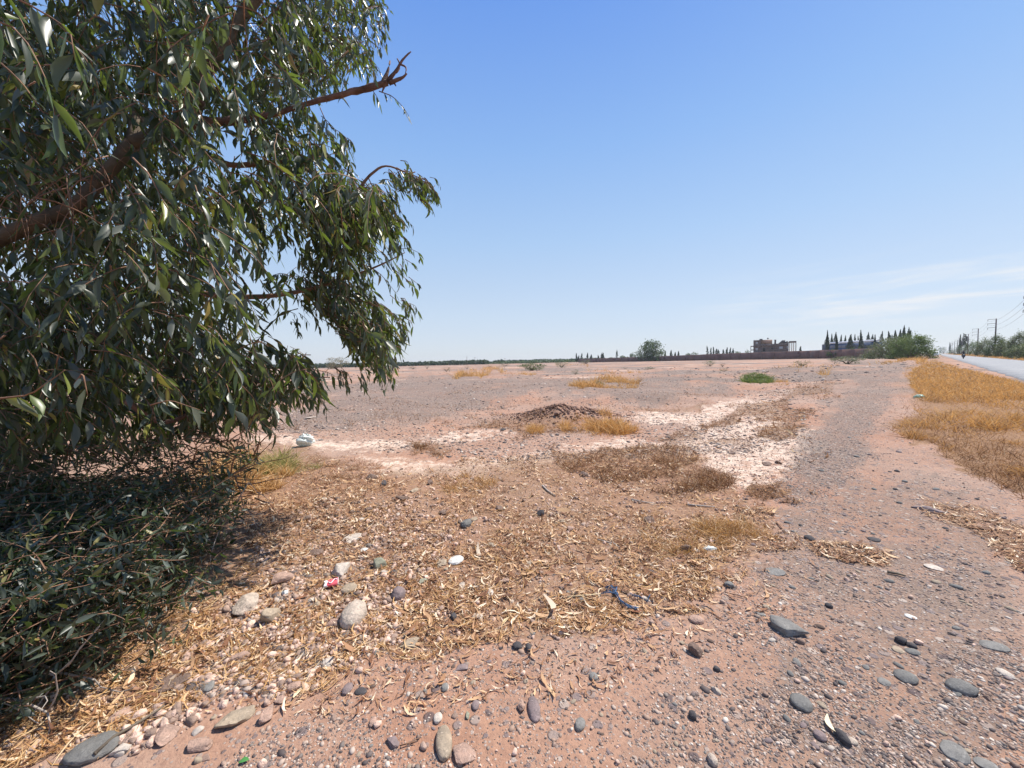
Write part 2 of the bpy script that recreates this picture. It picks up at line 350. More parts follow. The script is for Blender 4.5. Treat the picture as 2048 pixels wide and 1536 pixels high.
# ------------------------------------------------------------------ templates
def leaf_tpl(curl=.25, bend=.2, n=5, wid=.5):
    """lance-shaped leaf, length 1 along -Z (hangs), half width wid/2 at widest, slightly sickle-bent"""
    v = []; f = []
    for i in range(n+1):
        t = i/n; ww = wid*.5*(math.sin(PI*min(1, t*1.02)**.75)**1.1 if 0 < t < 1 else .02)
        x = bend*math.sin(PI*t*.9)*.35; y = curl*t*t*.5
        v += [(x-ww, y, -t), (x, y+ww*.35, -t), (x+ww, y, -t)]
    for i in range(n):
        a = i*3; f += [(a, a+1, a+4, a+3), (a+1, a+2, a+5, a+4)]
    return np.array(v), np.array(f)
GLEAF = [leaf_tpl(.25, .35, 4, .24), leaf_tpl(-.2, -.4, 4, .21), leaf_tpl(.4, .2, 4, .27), leaf_tpl(.1, -.2, 4, .20)]
def frames(d, n, sgn=None):
    """rotation whose -Z column follows d, rolled by random normal n"""
    z = -d/np.linalg.norm(d, axis=1, keepdims=True); x = np.cross(n, z); x /= np.linalg.norm(x, axis=1, keepdims=True)+1e-9
    y = np.cross(z, x); return np.stack([x, y, z], -1)
M_BARK = mat('eucalyptus_bark', (.135, .105, .075), .85, .5, 5, .6); M_RED = mat('red_bark', (.15, .085, .065), .8, .55, 9, .6)
M_TWIG = mat('twig', (.22, .12, .075), .7, .4, 10); M_DEADTWIG = mat('pale_twig', (.34, .29, .25), .85, .3, 12)
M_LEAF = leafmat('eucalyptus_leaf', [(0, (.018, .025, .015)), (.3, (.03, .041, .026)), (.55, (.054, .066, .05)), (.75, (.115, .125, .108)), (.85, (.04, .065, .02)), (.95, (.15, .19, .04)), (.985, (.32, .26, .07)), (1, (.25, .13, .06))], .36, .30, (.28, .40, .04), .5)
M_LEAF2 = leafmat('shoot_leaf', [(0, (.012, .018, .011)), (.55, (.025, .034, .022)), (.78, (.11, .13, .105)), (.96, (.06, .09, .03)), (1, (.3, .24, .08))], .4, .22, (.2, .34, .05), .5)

# ------------------------------------------------------------------ big eucalyptus on the left
tb = (-5.6, 3.4); tz = hz(*tb)
euc = empty('eucalyptus_tree', (tb[0], tb[1], tz), 'big dark green eucalyptus with hanging leaves filling the left side', 'tree')
def rel(o, root): o.parent = root; o.matrix_parent_inverse = Matrix.Translation(-root.location); return o
def limb(pix, rads, name, m, root, n=9, wob=.18, label=None, extra=None, sub=5):
    pts = [Vector(W(a, b, c)) for a, b, c in pix] if extra is None else extra
    P = []; Rr = []
    for i in range(len(pts)-1):           # Catmull-Rom
        p0, p1, p2, p3 = pts[max(i-1, 0)], pts[i], pts[i+1], pts[min(i+2, len(pts)-1)]
        for k in range(sub):
            t = k/sub; P.append(.5*((2*p1)+(-p0+p2)*t+(2*p0-5*p1+4*p2-p3)*t*t+(-p0+3*p1-3*p2+p3)*t**3)); Rr.append(rads[i]*(1-t)+rads[i+1]*t)
    P.append(pts[-1]); Rr.append(rads[-1])
    mb = MB(); mb.tube(P, Rr, n, wob); o = mb.build(name, m, smooth=True); rel(o, root)
    if label: o['label'] = label
    return o
bpy.context.view_layer.update()
trk = [Vector((-5.6, 3.4, tz-.1)), Vector((-5.5, 3.4, .8)), Vector((-5.25, 3.3, 1.6)), Vector((-4.9, 3.25, 2.2))] 
limb(None, [.24, .2, .17, .15], 'trunk', M_BARK, euc, 12, .1, extra=trk)
limb([(-250, 560, 3.25), (-60, 500, 3.2), (60, 450, 3.1), (150, 410, 3.1), (215, 345, 3.15), (262, 285, 3.2), (275, 225, 3.3)], [.08, .068, .055, .05, .046, .045, .04], 'limb', M_BARK, euc, label='thick smooth bare limb rising from the left edge')
limb([(262, 285, 3.2), (330, 265, 3.3), (380, 235, 3.3), (400, 160, 3.4), (430, 110, 3.4), (480, 40, 3.5), (530, -40, 3.5), (580, -200, 3.5)], [.05, .055, .075, .065, .055, .05, .045, .03], 'limb', M_BARK, euc, label='upright limb leaning to the top of the frame')
limb([(385, 250, 3.3), (395, 215, 3.28), (405, 160, 3.33), (415, 120, 3.36)], [.03, .04, .035, .02], 'limb', M_RED, euc, label='limb with a red bark strip')
limb([(380, 245, 3.3), (440, 243, 3.35), (500, 238, 3.4), (560, 225, 3.4), (612, 208, 3.4), (680, 190, 3.4), (730, 178, 3.4), (775, 165, 3.38)], [.045, .035, .026, .02, .019, .022, .027, .024], 'dead_limb', M_RED, euc, wob=.3, label='bare broken limb poking out into the sky')
for px_, rr in (([(770, 168, 3.38), (790, 145, 3.38), (805, 120, 3.38), (822, 103, 3.38)], [.02, .013, .009, .004]), ([(765, 166, 3.38), (775, 145, 3.4), (780, 122, 3.42)], [.02, .012, .006]),
               ([(778, 165, 3.38), (800, 158, 3.36), (814, 147, 3.34)], [.02, .012, .005]), ([(792, 145, 3.38), (800, 130, 3.4), (794, 117, 3.4)], [.01, .008, .004]), ([(785, 160, 3.38), (792, 172, 3.38)], [.012, .004]),
               ([(770, 168, 3.38), (764, 185, 3.38)], [.012, .004]), ([(800, 128, 3.38), (812, 135, 3.37), (810, 150, 3.36)], [.008, .006, .003])):
    limb(px_, rr, 'broken_stub', M_RED, euc, wob=.3, sub=3)
limb([(-100, 640, 3.0), (60, 620, 3.1), (130, 640, 3.2), (190, 672, 3.2), (235, 690, 3.3), (275, 668, 3.3)], [.06, .045, .04, .04, .03, .015], 'limb', M_BARK, euc, label='lower drooping limb among dark leaves')
limb([(400, 300, 3.4), (460, 330, 3.6), (540, 325, 3.6), (600, 330, 3.6), (690, 395, 3.6), (740, 350, 3.6), (772, 332, 3.6), (812, 345, 3.6), (850, 360, 3.6)], [.03, .025, .02, .017, .014, .012, .008, .006, .003], 'limb', M_TWIG, euc, sub=4)
limb([(250, 800, 2.6), (330, 845, 2.8), (420, 800, 3.0), (470, 755, 3.2), (520, 765, 3.2), (600, 755, 3.2), (660, 755, 3.2)], [.02, .018, .015, .012, .01, .007, .004], 'limb', M_RED, euc, sub=4)
limb([(300, 560, 3.2), (420, 590, 3.4), (560, 590, 3.6), (680, 560, 3.7), (760, 530, 3.7), (810, 505, 3.7)], [.03, .026, .02, .014, .008, .003], 'limb', M_TWIG, euc, sub=4)
CROWN = [(-420, -900), (600, -900), (770, -300), (778, 0), (768, 50), (755, 95), (742, 165), (700, 190), (690, 290), (706, 330), (735, 352), (775, 372), (800, 420), (806, 480), (812, 560), (822, 640), (812, 700), (780, 770), (742, 772), (715, 742), (698, 700),
         (650, 640), (600, 642), (575, 670), (640, 725), (705, 765), (650, 822), (600, 812), (545, 862), (505, 875), (430, 880), (370, 910), (200, 930), (0, 950), (-420, 960)]
LIMBZ = [(-80, 395), (60, 365), (140, 315), (200, 255), (262, 240), (250, 380), (160, 450), (60, 490), (-80, 540)]; LIMBY = [(385, 150), (470, 10), (520, -60), (580, -30), (470, 130), (420, 200)]
SPRAY = [(745, 352), (772, 330), (830, 340), (872, 372), (885, 410), (868, 440), (840, 410), (812, 400), (780, 385)]
HOLES = [(655, 222), (640, 240)]
def twigs(n, poly, yr, Lr, size, dpx=None, heading=None, droop=1.0, clump=None):
    """returns list of arrays (points) for drooping twigs whose points stay in the outline"""
    xs = [p[0] for p in poly]; ys = [p[1] for p in poly]; out = []
    k = 0
    while len(out) < n and k < n*12:
        k += 1; a, b_ = random.uniform(min(xs), max(xs)), random.uniform(min(ys), max(ys))
        if not inpoly(np.array([a]), np.array([b_]), poly)[0]: continue
        if clump and random.random() > sst(float(fbm(np.array([a/75.]), np.array([b_/95.]), 203, 3)[0])+clump(a, b_), -.10, .12): continue
        Y = yr(a, b_); p = Vector(W(np.array(a), np.array(b_), Y)); L = random.uniform(*Lr)
        if p.z < .25: continue
        th = random.uniform(0, 2*PI) if random.random() < .6 else random.uniform(-.7, .7)
        d = Vector((math.cos(th), math.sin(th)*.8, random.uniform(-.7, .35))); pts = [p.copy()]
        for s_ in range(7):
            d = (d+Vector((random.uniform(-.15, .15), random.uniform(-.15, .15), -.24*droop))).normalized(); p = p+d*L/7; pts.append(p.copy())
        A_ = np.array(pts); x, y, ok = PX(A_)
        if not (inpoly(x, y, poly).all() and ok.all()): continue
        out.append(A_)
    return out
def leaves_on(tws, mb, tb_, mlen, poly, hang=.75, gap=.030, side=.6):
    ps = []; ds = []; ls = []
    for A_ in tws:
        seg = np.linalg.norm(np.diff(A_, axis=0), axis=1).sum(); nl = int(seg/gap)
        tb_.tube([tuple(q) for q in A_[::1]], list(np.linspace(.0042, .0012, len(A_))*random.uniform(.7, 1.3)), 3)
        for i_ in range(nl):
            t = (i_+.5+random.uniform(-.3, .3))/nl
            if t < .06: continue
            u = min(.999, t)*(len(A_)-1); k = int(u); p = A_[k]*(1-u+k)+A_[k+1]*(u-k); td = A_[k+1]-A_[k]; td = td/np.linalg.norm(td)
            r = rng.normal(size=3); r -= td*(r@td); r /= np.linalg.norm(r)
            d = td*.45+r*side+np.array([0, 0, -hang])+rng.normal(size=3)*.15
            ps.append(p); ds.append(d/np.linalg.norm(d)); ls.append(random.choice((.5, .75, .95, 1., 1.1, 1.3))*random.uniform(.85, 1.15)*mlen)
    ps = np.array(ps); ds = np.array(ds); ls = np.array(ls)
    x, y, ok = PX(ps+ds*ls[:, None]); keep = inpoly(x, y, poly) | (rng.random(len(x)) < .3); pp_ = PX(ps); onl = (inpoly(pp_[0], pp_[1], LIMBZ) | inpoly(pp_[0], pp_[1], LIMBY)) & (ps[:, 1] < 3.35) & (rng.random(len(x)) < .93); keep &= ~onl; keep &= (ps+ds*ls[:, None])[:, 2] > .02
    ps, ds, ls = ps[keep], ds[keep], ls[keep]; nn = rng.normal(size=ps.shape); M = frames(ds, nn)
    wv = rng.uniform(.75, 1.35, len(ls)); idx = rng.integers(0, len(GLEAF), len(ls))
    for q in range(len(GLEAF)):
        s_ = idx == q; mb.inst(*GLEAF[q], scl(M[s_], np.stack([ls[s_]*wv[s_], ls[s_], ls[s_]], -1)), ps[s_])
    return len(ps)
def ydist(a, b_):
    near = 1.9 if a < 500 else 2.6
    return random.triangular(near, 6.2 if a < 600 else 4.8, 3.4)
lm = MB(); tm = MB(); tot = 0
tot += leaves_on(twigs(2700, CROWN, ydist, (.3, .75), .12, clump=lambda x, y: .16-.16*(x > 420)), lm, tm, .116, CROWN)
low = [p for p in CROWN if p[1] > 300]; low = [(-420, 0), (640, 0), (640, 240), (706, 330)] + low[1:]
tot += leaves_on(twigs(1800, low, ydist, (.3, .7), .12, clump=lambda x, y: .14-.19*(x > 420)), lm, tm, .112, CROWN)
vis = [(560, -40), (778, -40), (768, 50), (755, 95), (742, 165), (690, 180), (560, 250), (480, 200)]
tot += leaves_on(twigs(330, vis, lambda a, b_: random.uniform(3.6, 5.4), (.3, .5), .12), lm, tm, .085, CROWN)
tot += leaves_on(twigs(48, SPRAY, lambda a, b_: random.uniform(3.4, 3.8), (.16, .3), .1), lm, tm, .088, SPRAY)
RT = [(640, 360), (735, 352), (775, 372), (800, 420), (806, 480), (812, 560), (822, 640), (812, 700), (780, 770), (742, 772), (715, 742), (698, 700), (650, 640), (600, 600), (600, 400)]
tot += leaves_on(twigs(430, RT, lambda a, b_: random.uniform(3.3, 4.4), (.25, .5), .1, clump=lambda x, y: -.02), lm, tm, .092, CROWN)
LOB = [(575, 670), (640, 725), (705, 765), (650, 822), (600, 812), (545, 862), (505, 875), (430, 880), (300, 870), (300, 700), (450, 660)]
tot += leaves_on(twigs(100, LOB, lambda a, b_: random.uniform(2.6, 3.6), (.25, .5), .1), lm, tm, .115, CROWN)
def handtwig(px_, Y, m_, gap=.035):
    A_ = W(np.array([p[0] for p in px_], float), np.array([p[1] for p in px_], float), Y)
    B_ = np.array([A_[int(k)]*(1-k % 1)+A_[min(int(k)+1, len(A_)-1)]*(k % 1) for k in np.linspace(0, len(A_)-1.001, 8)])
    big = [(-900, -900), (3000, -900), (3000, 2000), (-900, 2000)]; return leaves_on([B_], lm, tm, m_, big, gap=gap, hang=.9, side=.35)
for px_, Y, m_ in (([(758, 182), (785, 192), (805, 212), (818, 232)], 3.35, .10), ([(745, 180), (755, 195), (760, 210)], 3.35, .12), ([(640, 215), (655, 250), (690, 270), (697, 300)], 3.3, .12), ([(700, 100), (715, 80), (735, 130)], 3.3, .13), ([(690, 60), (705, 95), (712, 130)], 3.4, .13),
                   ([(775, 510), (805, 495), (835, 502), (842, 520)], 3.7, .09), ([(790, 540), (815, 560), (830, 575)], 3.7, .09), ([(780, 590), (805, 610), (826, 632)], 3.7, .09),
                   ([(790, 395), (805, 430), (828, 455)], 3.6, .10), ([(700, 340), (690, 355)], 3.3, .1), ([(770, 660), (800, 680), (812, 660)], 3.7, .08), ([(600, 735), (660, 745), (698, 775)], 3.1, .10),
                   ([(560, 770), (610, 790), (640, 812)], 3.1, .11), ([(500, 820), (525, 845), (552, 868)], 2.8, .12)): tot += handtwig(px_, Y, m_)
# a few very near sprays
for px_, Y, m_ in (([(-60, 20), (40, 60), (90, 150), (110, 230)], 1.25, .13), ([(-40, -40), (80, 20), (140, 60), (150, 120)], 1.4, .13), ([(265, 315), (300, 350), (325, 400), (345, 430)], 1.8, .12), ([(390, 370), (410, 430), (420, 500)], 2.0, .12),
                   ([(-30, 800), (60, 790), (130, 740)], 1.35, .11), ([(150, 770), (165, 745), (175, 790)], 1.3, .12), ([(300, 810), (340, 800), (400, 820)], 1.6, .12), ([(420, 520), (440, 580), (400, 620)], 2.0, .12)): tot += handtwig(px_, Y, m_, .04)
for k in range(130):        # stray tips that feather the outline
    e = random.choice([(775, 20), (768, 55), (760, 90), (745, 140), (700, 300), (790, 400), (805, 450), (808, 500), (812, 540), (818, 580), (820, 620), (815, 665), (805, 700), (790, 740), (770, 765), (735, 765), (700, 690), (640, 640), (600, 650), (690, 760), (650, 815), (600, 808), (540, 855), (500, 868), (820, 350), (860, 380)])
    x0, y0 = e[0]-random.uniform(0, 22), e[1]-random.uniform(5, 30); dx = random.uniform(4, 24); tot += handtwig([(x0, y0), (x0+dx*.6, y0+random.uniform(0, 12)), (x0+dx, y0+random.uniform(14, 36))], random.uniform(3.3, 3.8), .075, .028)
print('leaves', tot)
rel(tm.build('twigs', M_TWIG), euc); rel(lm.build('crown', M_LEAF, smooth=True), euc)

# ------------------------------------------------------------------ dense low shrub in front of it
BASE = [(-420, 1560), (0, 1475), (120, 1425), (250, 1365), (350, 1270), (420, 1180), (480, 1105), (495, 1060), (430, 1035), (200, 1010), (-420, 1010)]
SHR = [(-420, 860), (60, 900), (150, 950), (330, 950), (470, 945), (500, 985), (520, 1010), (505, 1075), (465, 1140), (425, 1215), (370, 1270), (335, 1335), (262, 1385), (120, 1442), (0, 1492), (-420, 1620)]
bc = G(120, 1200); shrub = empty('shrub', (bc[0], bc[1], hz(bc[0], bc[1])), 'dense low shrub of small grey-green leaves under the big tree', 'shrub')
bpy.context.view_layer.update()
lm2 = MB(); tm2 = MB(); bm2 = MB(); tw = []; k = 0
while len(tw) < 2700 and k < 90000:
    k += 1; g = G(random.uniform(-420, 520), random.uniform(1010, 1560))
    x, y, ok = PX(g[None])
    if not inpoly(x, y, BASE)[0]: continue
    z = (random.random()**.8)*min(.85, .25+.12*g[1]*1.6); p = Vector((g[0], g[1], max(.05, z)))
    th = random.uniform(0, 2*PI); d = Vector((math.cos(th), math.sin(th), random.uniform(-.2, .6))); L = random.uniform(.18, .4); pts = [p.copy()]
    for s_ in range(6):
        d = (d+Vector((random.uniform(-.22, .22), random.uniform(-.22, .22), random.uniform(-.2, .12)))).normalized(); p = p+d*L/6; pts.append(p.copy())
    A_ = np.array(pts); x, y, ok = PX(A_)
    if inpoly(x, y, SHR).all() and (A_[:, 2] > .02).all(): tw.append(A_)
print('shrub', len(tw), leaves_on(tw, lm2, tm2, .06, SHR, hang=.15, gap=.018, side=.9))
# loose leafy and bare twigs between the shrub and the crown
MID = [(-300, 880), (200, 880), (400, 850), (520, 880), (530, 940), (480, 1000), (300, 1000), (-300, 1000)]
tw = twigs(330, MID, lambda a, b_: random.uniform(2.6, 4.0), (.3, .6), .1, droop=.25)
leaves_on(tw, lm2, tm2, .06, MID, hang=.3, gap=.04, side=.8)
for k in range(90):
    a = random.uniform(-50, 520); b_ = random.uniform(880, 1010); Y = random.uniform(2.7, 3.6); p = Vector(W(np.array(a), np.array(b_), Y)); d = Vector((random.uniform(.2, 1), random.uniform(-.5, .5), random.uniform(-.3, .5))); pts = [p.copy()]
    for s_ in range(5): d = (d+Vector((0, random.uniform(-.3, .3), random.uniform(-.4, .4)))).normalized(); p = p+d*.09; pts.append(p.copy())
    x, y, ok = PX(np.array(pts))
    if x.max() < 590: tm2.tube(pts, list(np.linspace(.006, .0015, 6)), 4)
for k, (pp, r0) in enumerate((([(-60, 1235, 1.9), (60, 1260, 1.95), (150, 1300, 1.95), (230, 1340, 1.95)], .012), ([(-40, 1130, 2.1), (35, 1180, 2.1), (75, 1225, 2.1)], .01), ([(40, 1050, 2.3), (60, 1110, 2.3), (75, 1170, 2.3), (150, 1185, 2.3), (200, 1190, 2.3)], .013),
                    ([(140, 1190, 2.2), (150, 1220, 2.15), (170, 1245, 2.1)], .009), ([(-40, 1330, 1.7), (40, 1335, 1.7), (110, 1350, 1.7)], .01), ([(-40, 1290, 1.8), (60, 1320, 1.8), (120, 1345, 1.8), (190, 1360, 1.8)], .009), ([(-30, 1395, 1.6), (40, 1400, 1.6), (95, 1425, 1.6)], .008),
                    ([(230, 990, 2.8), (290, 1020, 2.8), (340, 1060, 2.8), (420, 1080, 2.8)], .008), ([(440, 1060, 2.9), (470, 1010, 2.9), (497, 965, 2.9)], .006))):
    P_ = [Vector(W(*q)) for q in pp]; bm2.tube(P_, list(np.linspace(r0, r0*.45, len(P_))), 7, .2)
    for j_ in range(5):
        p = P_[random.randrange(len(P_))].copy(); d = Vector((random.uniform(-.3, 1), random.uniform(-.5, .3), random.uniform(-.6, .6))); pts = [p.copy()]
        for s_ in range(5): d = (d+Vector((random.uniform(-.3, .3), random.uniform(-.3, .3), random.uniform(-.3, .3)))).normalized(); p = p+d*.06; pts.append(p.copy())
        bm2.tube(pts, list(np.linspace(r0*.5, .0015, 6)), 4)
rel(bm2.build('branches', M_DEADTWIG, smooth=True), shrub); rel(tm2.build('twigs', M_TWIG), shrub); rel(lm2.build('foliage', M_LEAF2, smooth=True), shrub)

# blades: root at origin, rise along +Z, bending to +X
def blade(n, wid, lean, curl):
    v = []
    for i in range(n+1):
        t = i/n; ww = wid*.5*(1-t*.85); v += [(lean*t+curl*t*t, -ww, t*(1-.25*abs(curl)*t)), (lean*t+curl*t*t, ww, t*(1-.25*abs(curl)*t))]
    return np.array(v), np.array([(2*i, 2*i+1, 2*i+3, 2*i+2) for i in range(n)])
BLD = [blade(3, .035, .15, .3), blade(3, .03, .35, .5), blade(3, .03, .05, .15), blade(3, .03, .6, .4), blade(3, .028, .3, .9)]
def grow(mb, p, h, width=1., tilt=.35):
    n = len(p); M = rotmats(n, tilt); h = np.broadcast_to(h, (n,)); idx = rng.integers(0, len(BLD), n)
    r = np.hypot(p[:, 0], p[:, 1]); ww = h*width*np.maximum(1, r*.10*.3/np.maximum(h, .05)*.35)
    # yaw only, so blades stand up
    a = rng.uniform(0, 2*PI, n); t = rng.normal(0, tilt, n); ca, sa, ct, st = np.cos(a), np.sin(a), np.cos(t), np.sin(t); z = np.zeros(n); o = np.ones(n)
    M = np.stack([ca, -sa, z, sa, ca, z, z, z, o], -1).reshape(n, 3, 3) @ np.stack([o, z, z, z, ct, -st, z, st, ct], -1).reshape(n, 3, 3)
    L = p.copy(); L[:, 2] -= .01
    for q in range(len(BLD)):
        s_ = idx == q; mb.inst(*BLD[q], scl(M[s_], np.stack([h[s_], ww[s_], h[s_]], -1)), L[s_])
# ------------------------------------------------------------------ litter, straw and grass (uncountable: stuff)
def strip(n, wid, curl, bend, taper=True, arch=0.):
    v = []; f = []
    for i in range(n+1):
        t = i/n; ww = wid*.5*(math.sin(PI*(.06+.88*t)) if taper else 1)
        v += [(t-.5, bend*math.sin(PI*t)-ww, curl*(t-.5)**2+ww*.5), (t-.5, bend*math.sin(PI*t)+ww, curl*(t-.5)**2+ww*.3+arch*t)]
    f = [(2*i, 2*i+1, 2*i+3, 2*i+2) for i in range(n)]; return np.array(v), np.array(f)
LIT = [strip(4, .13, .5, .12), strip(4, .16, .9, -.15), strip(4, .10, -.2, .22), strip(3, .24, .5, .05), strip(4, .12, 1.3, .1)]
M_LIT = leafmat('dead_leaf', [(0, (.085, .038, .022)), (.3, (.23, .105, .055)), (.55, (.42, .23, .12)), (.78, (.66, .43, .24)), (.9, (.84, .70, .52)), (1, (.25, .10, .05))], .7, .15, (.5, .3, .1), .25)
M_STRAW = leafmat('straw', [(0, (.24, .11, .045)), (.4, (.50, .28, .11)), (.8, (.68, .43, .20)), (1, (.80, .62, .40))], .75, .25, (.6, .38, .12), .2)
M_BROWNST = leafmat('brown_straw', [(0, (.10, .045, .026)), (.5, (.24, .115, .055)), (.85, (.40, .22, .11)), (1, (.6, .42, .24))], .8, .15, (.4, .22, .08), .2)
M_ORANGE = leafmat('orange_grass', [(0, (.22, .11, .045)), (.2, (.37, .20, .08)), (.5, (.52, .30, .125)), (.8, (.68, .39, .14)), (1, (.78, .54, .26))], .75, .3, (.72, .38, .10), .2)
def scat_px(n, polys, jit=14, dens=None, ymin=712, gam=0.):
    """points spread evenly over pixel polygons, dropped on the ground"""
    out = []
    for poly in polys:
        xs = [p[0] for p in poly]; ys = [max(p[1], ymin) for p in poly]; ar = 0
        area = abs(sum(poly[i][0]*poly[(i+1) % len(poly)][1]-poly[(i+1) % len(poly)][0]*poly[i][1] for i in range(len(poly))))/2
        out.append(area)
    tot_ = sum(out); res = []
    for poly, ar in zip(polys, out):
        xs = [p[0] for p in poly]; ys = [max(p[1], ymin) for p in poly]; m_ = int(n*ar/tot_); got = 0
        x = rng.uniform(min(xs)-jit, max(xs)+jit, m_*6); y = rng.uniform(min(ys)-jit*.3, max(ys)+jit*.3, m_*6)
        a = fbm(x/55, y/18, 31, 4)*2; b_ = fbm(x/55, y/18, 71, 4)*2
        k = inpoly(x+a*jit, y+b_*jit*.4, poly) & (y > ymin)
        if dens: k &= rng.random(len(x)) < dens(x, y)
        x, y = x[k][:m_], y[k][:m_]; res.append(G(x, y))
    p = np.concatenate(res); p[:, 2] = hgt(p[:, 0], p[:, 1]); return p
def lay(mb, tpls, p, size, tilt=.35, lift=.004, wv=(.7, 1.4)):
    n = len(p); M = rotmats(n, tilt); size = np.broadcast_to(size, (n,)); idx = rng.integers(0, len(tpls), n)
    L = p.copy(); L[:, 2] += lift+size*rng.uniform(0, .12, n)
    Sx = np.stack([size, size*rng.uniform(*wv, n), size], -1)
    for q in range(len(tpls)):
        s_ = idx == q; mb.inst(*tpls[q], scl(M[s_], Sx[s_]), L[s_])
lit_d = lambda x, y: .2+.8*sst(fbm(x/45, y/22, 13, 4), -.12, .12)
mb = MB(); p = scat_px(40000, [LITTER], 80, lit_d); r = np.hypot(p[:, 0], p[:, 1])
lay(mb, LIT, p, rng.gamma(3.2, .0085, len(p))*(.55+.17*r), .6)
p = scat_px(24000, [[(430, 1010), (620, 905), (760, 950), (1100, 905), (1330, 895), (1480, 970), (1580, 1060), (1560, 1110), (1200, 1110), (800, 1130), (560, 1140)]], 60, lambda x, y: .04+.96*sst(fbm(x/50, y/20, 17, 4), -.10, .10)); r = np.hypot(p[:, 0], p[:, 1]); lay(mb, LIT, p, rng.gamma(3.2, .0085, len(p))*(.5+.16*r), .8, .012)
p = scat_px(1500, [[(440, 1420), (700, 1300), (1200, 1260), (1460, 1160), (1600, 1060), (1680, 1150), (1450, 1300), (1200, 1380), (700, 1440)]], 70); lay(mb, LIT, p, rng.gamma(3, .009, len(p))); p = scat_px(15000, [[(700, 1150), (1000, 1060), (1500, 1090), (1400, 1200), (1180, 1280), (850, 1290), (640, 1330), (440, 1360), (100, 1500), (0, 1536), (300, 1340), (450, 1200)]], 90, lit_d); lay(mb, LIT, p, rng.gamma(2.6, .013, len(p)), .6)
p = scat_px(1800, [BROWN[8], BROWN[9]], 40); lay(mb, LIT, p, rng.gamma(6, .0075, len(p)))
tag(mb.build('leaf_litter', M_LIT), 'tan dead eucalyptus leaves strewn over the foreground', 'leaf litter', None, 'stuff')
STR = [strip(4, .03, .25, .1), strip(4, .025, .5, -.2), strip(4, .035, -.1, .3), strip(3, .03, .7, 0)]
mb = MB(); p = scat_px(20000, [LITTER], 90, lit_d); lay(mb, STR, p, rng.gamma(5, .016, len(p)), .3)
tag(mb.build('straw_litter', M_STRAW), 'thin straw stalks scattered among the dead leaves', 'straw', None, 'stuff')
mb = MB(); p = scat_px(17000, BROWN[:8]+[BROWN[10]], 75); r = np.hypot(p[:, 0], p[:, 1]); lay(mb, STR+LIT[:2], p, rng.gamma(4, .012, len(p))*(.7+.09*r), .7, .01); p = scat_px(5000, WHITE[:2]+WHITE[3:4], 50); r = np.hypot(p[:, 0], p[:, 1]); lay(mb, STR+LIT[:2], p, rng.gamma(4, .009, len(p))*(.7+.09*r), .6)
q = scat_px(12000, BROWN[:8]+[BROWN[10]], 60, lit_d); grow(mb, q, rng.uniform(.03, .12, len(q))*(.7+.04*np.hypot(q[:, 0], q[:, 1])), 2., 1.)
MIDP = [[(540, 860), (600, 760), (900, 738), (1500, 732), (1690, 735), (1560, 800), (1300, 815), (1000, 850)]]; q = scat_px(6000, MIDP, 60, lambda x, y: sst(fbm(x/70, y/9, 29, 4), .03, .16)); grow(mb, q, rng.uniform(.05, .16, len(q)), 2.6, 1.)
tag(mb.build('brown_plant_debris', M_BROWNST), 'dark brown dried weeds matted on the pale crust', 'dry weeds', None, 'stuff')
mb = MB(); p = scat_px(60000, [VERGE], 45, lambda x, y: .3+.7*sst(fbm(x/60, y/22, 23, 4), -.16, .10), 716)
t = p[:, 0]*NN[0]+p[:, 1]*NN[1]; p = p[(t < 3.35)]; r = np.hypot(p[:, 0], p[:, 1])
x_, y_, _ = PX(p); hh = .05+.24*sst(fbm(p[:, 0]/1.1, p[:, 1]/1.1, 14, 4), -.12, .2); hh = hh*(1-.35*sst(y_, 850, 930))
k = rng.random(len(p)) < sst(y_+60*fbm(x_/40, y_/20, 5, 3), 850, 900)*.28+.1
grow(mb, p[~k], (hh*rng.uniform(.5, 1.2, len(p)))[~k], 1.7, .6); p2, h2 = p[k], hh[k]
q = scat_px(16000, [[(1872, 716), (1838, 735), (1818, 772), (1850, 800), (2060, 800), (2200, 800), (2080, 772), (1940, 745), (1890, 727)]], 10, None, 714); t = q[:, 0]*NN[0]+q[:, 1]*NN[1]; q = q[t < 2.9]; grow(mb, q, rng.uniform(.08, .26, len(q)), 3., .7)
tag(mb.build('verge_grass', M_ORANGE), 'orange dry grass covering the verge between track and road', 'dry grass', None, 'stuff')
mb = MB(); grow(mb, p2, h2*rng.uniform(.5, 1.1, len(h2)), 1.7, .9); q = scat_px(4500, [[(1830, 800), (1900, 850), (2048, 900), (2200, 960), (2200, 1060), (2048, 1000), (1930, 945), (1850, 900), (1770, 866)]], 40)
grow(mb, q, rng.uniform(.05, .16, len(q)), 1.7, 1.); lay(mb, STR, scat_px(5000, [VERGE], 50), .09, .5); tag(mb.build('verge_undergrowth', M_BROWNST), 'brown flattened weeds along the lower edge of the verge', 'dry weeds', None, 'stuff')
mb = MB(); s_ = rng.uniform(40, 700, 14000)**1.0; t_ = rng.uniform(9.9, 14.5, 14000); p = np.stack([DD[0]*s_+NN[0]*t_, DD[1]*s_+NN[1]*t_, 0*s_], -1); p[:, 2] = hgt(p[:, 0], p[:, 1])
grow(mb, p, rng.uniform(.2, .5, len(p)), 2.5, .4)
tag(mb.build('far_verge_grass', M_ORANGE), 'strip of orange dry grass along the far side of the road', 'dry grass', None, 'stuff')

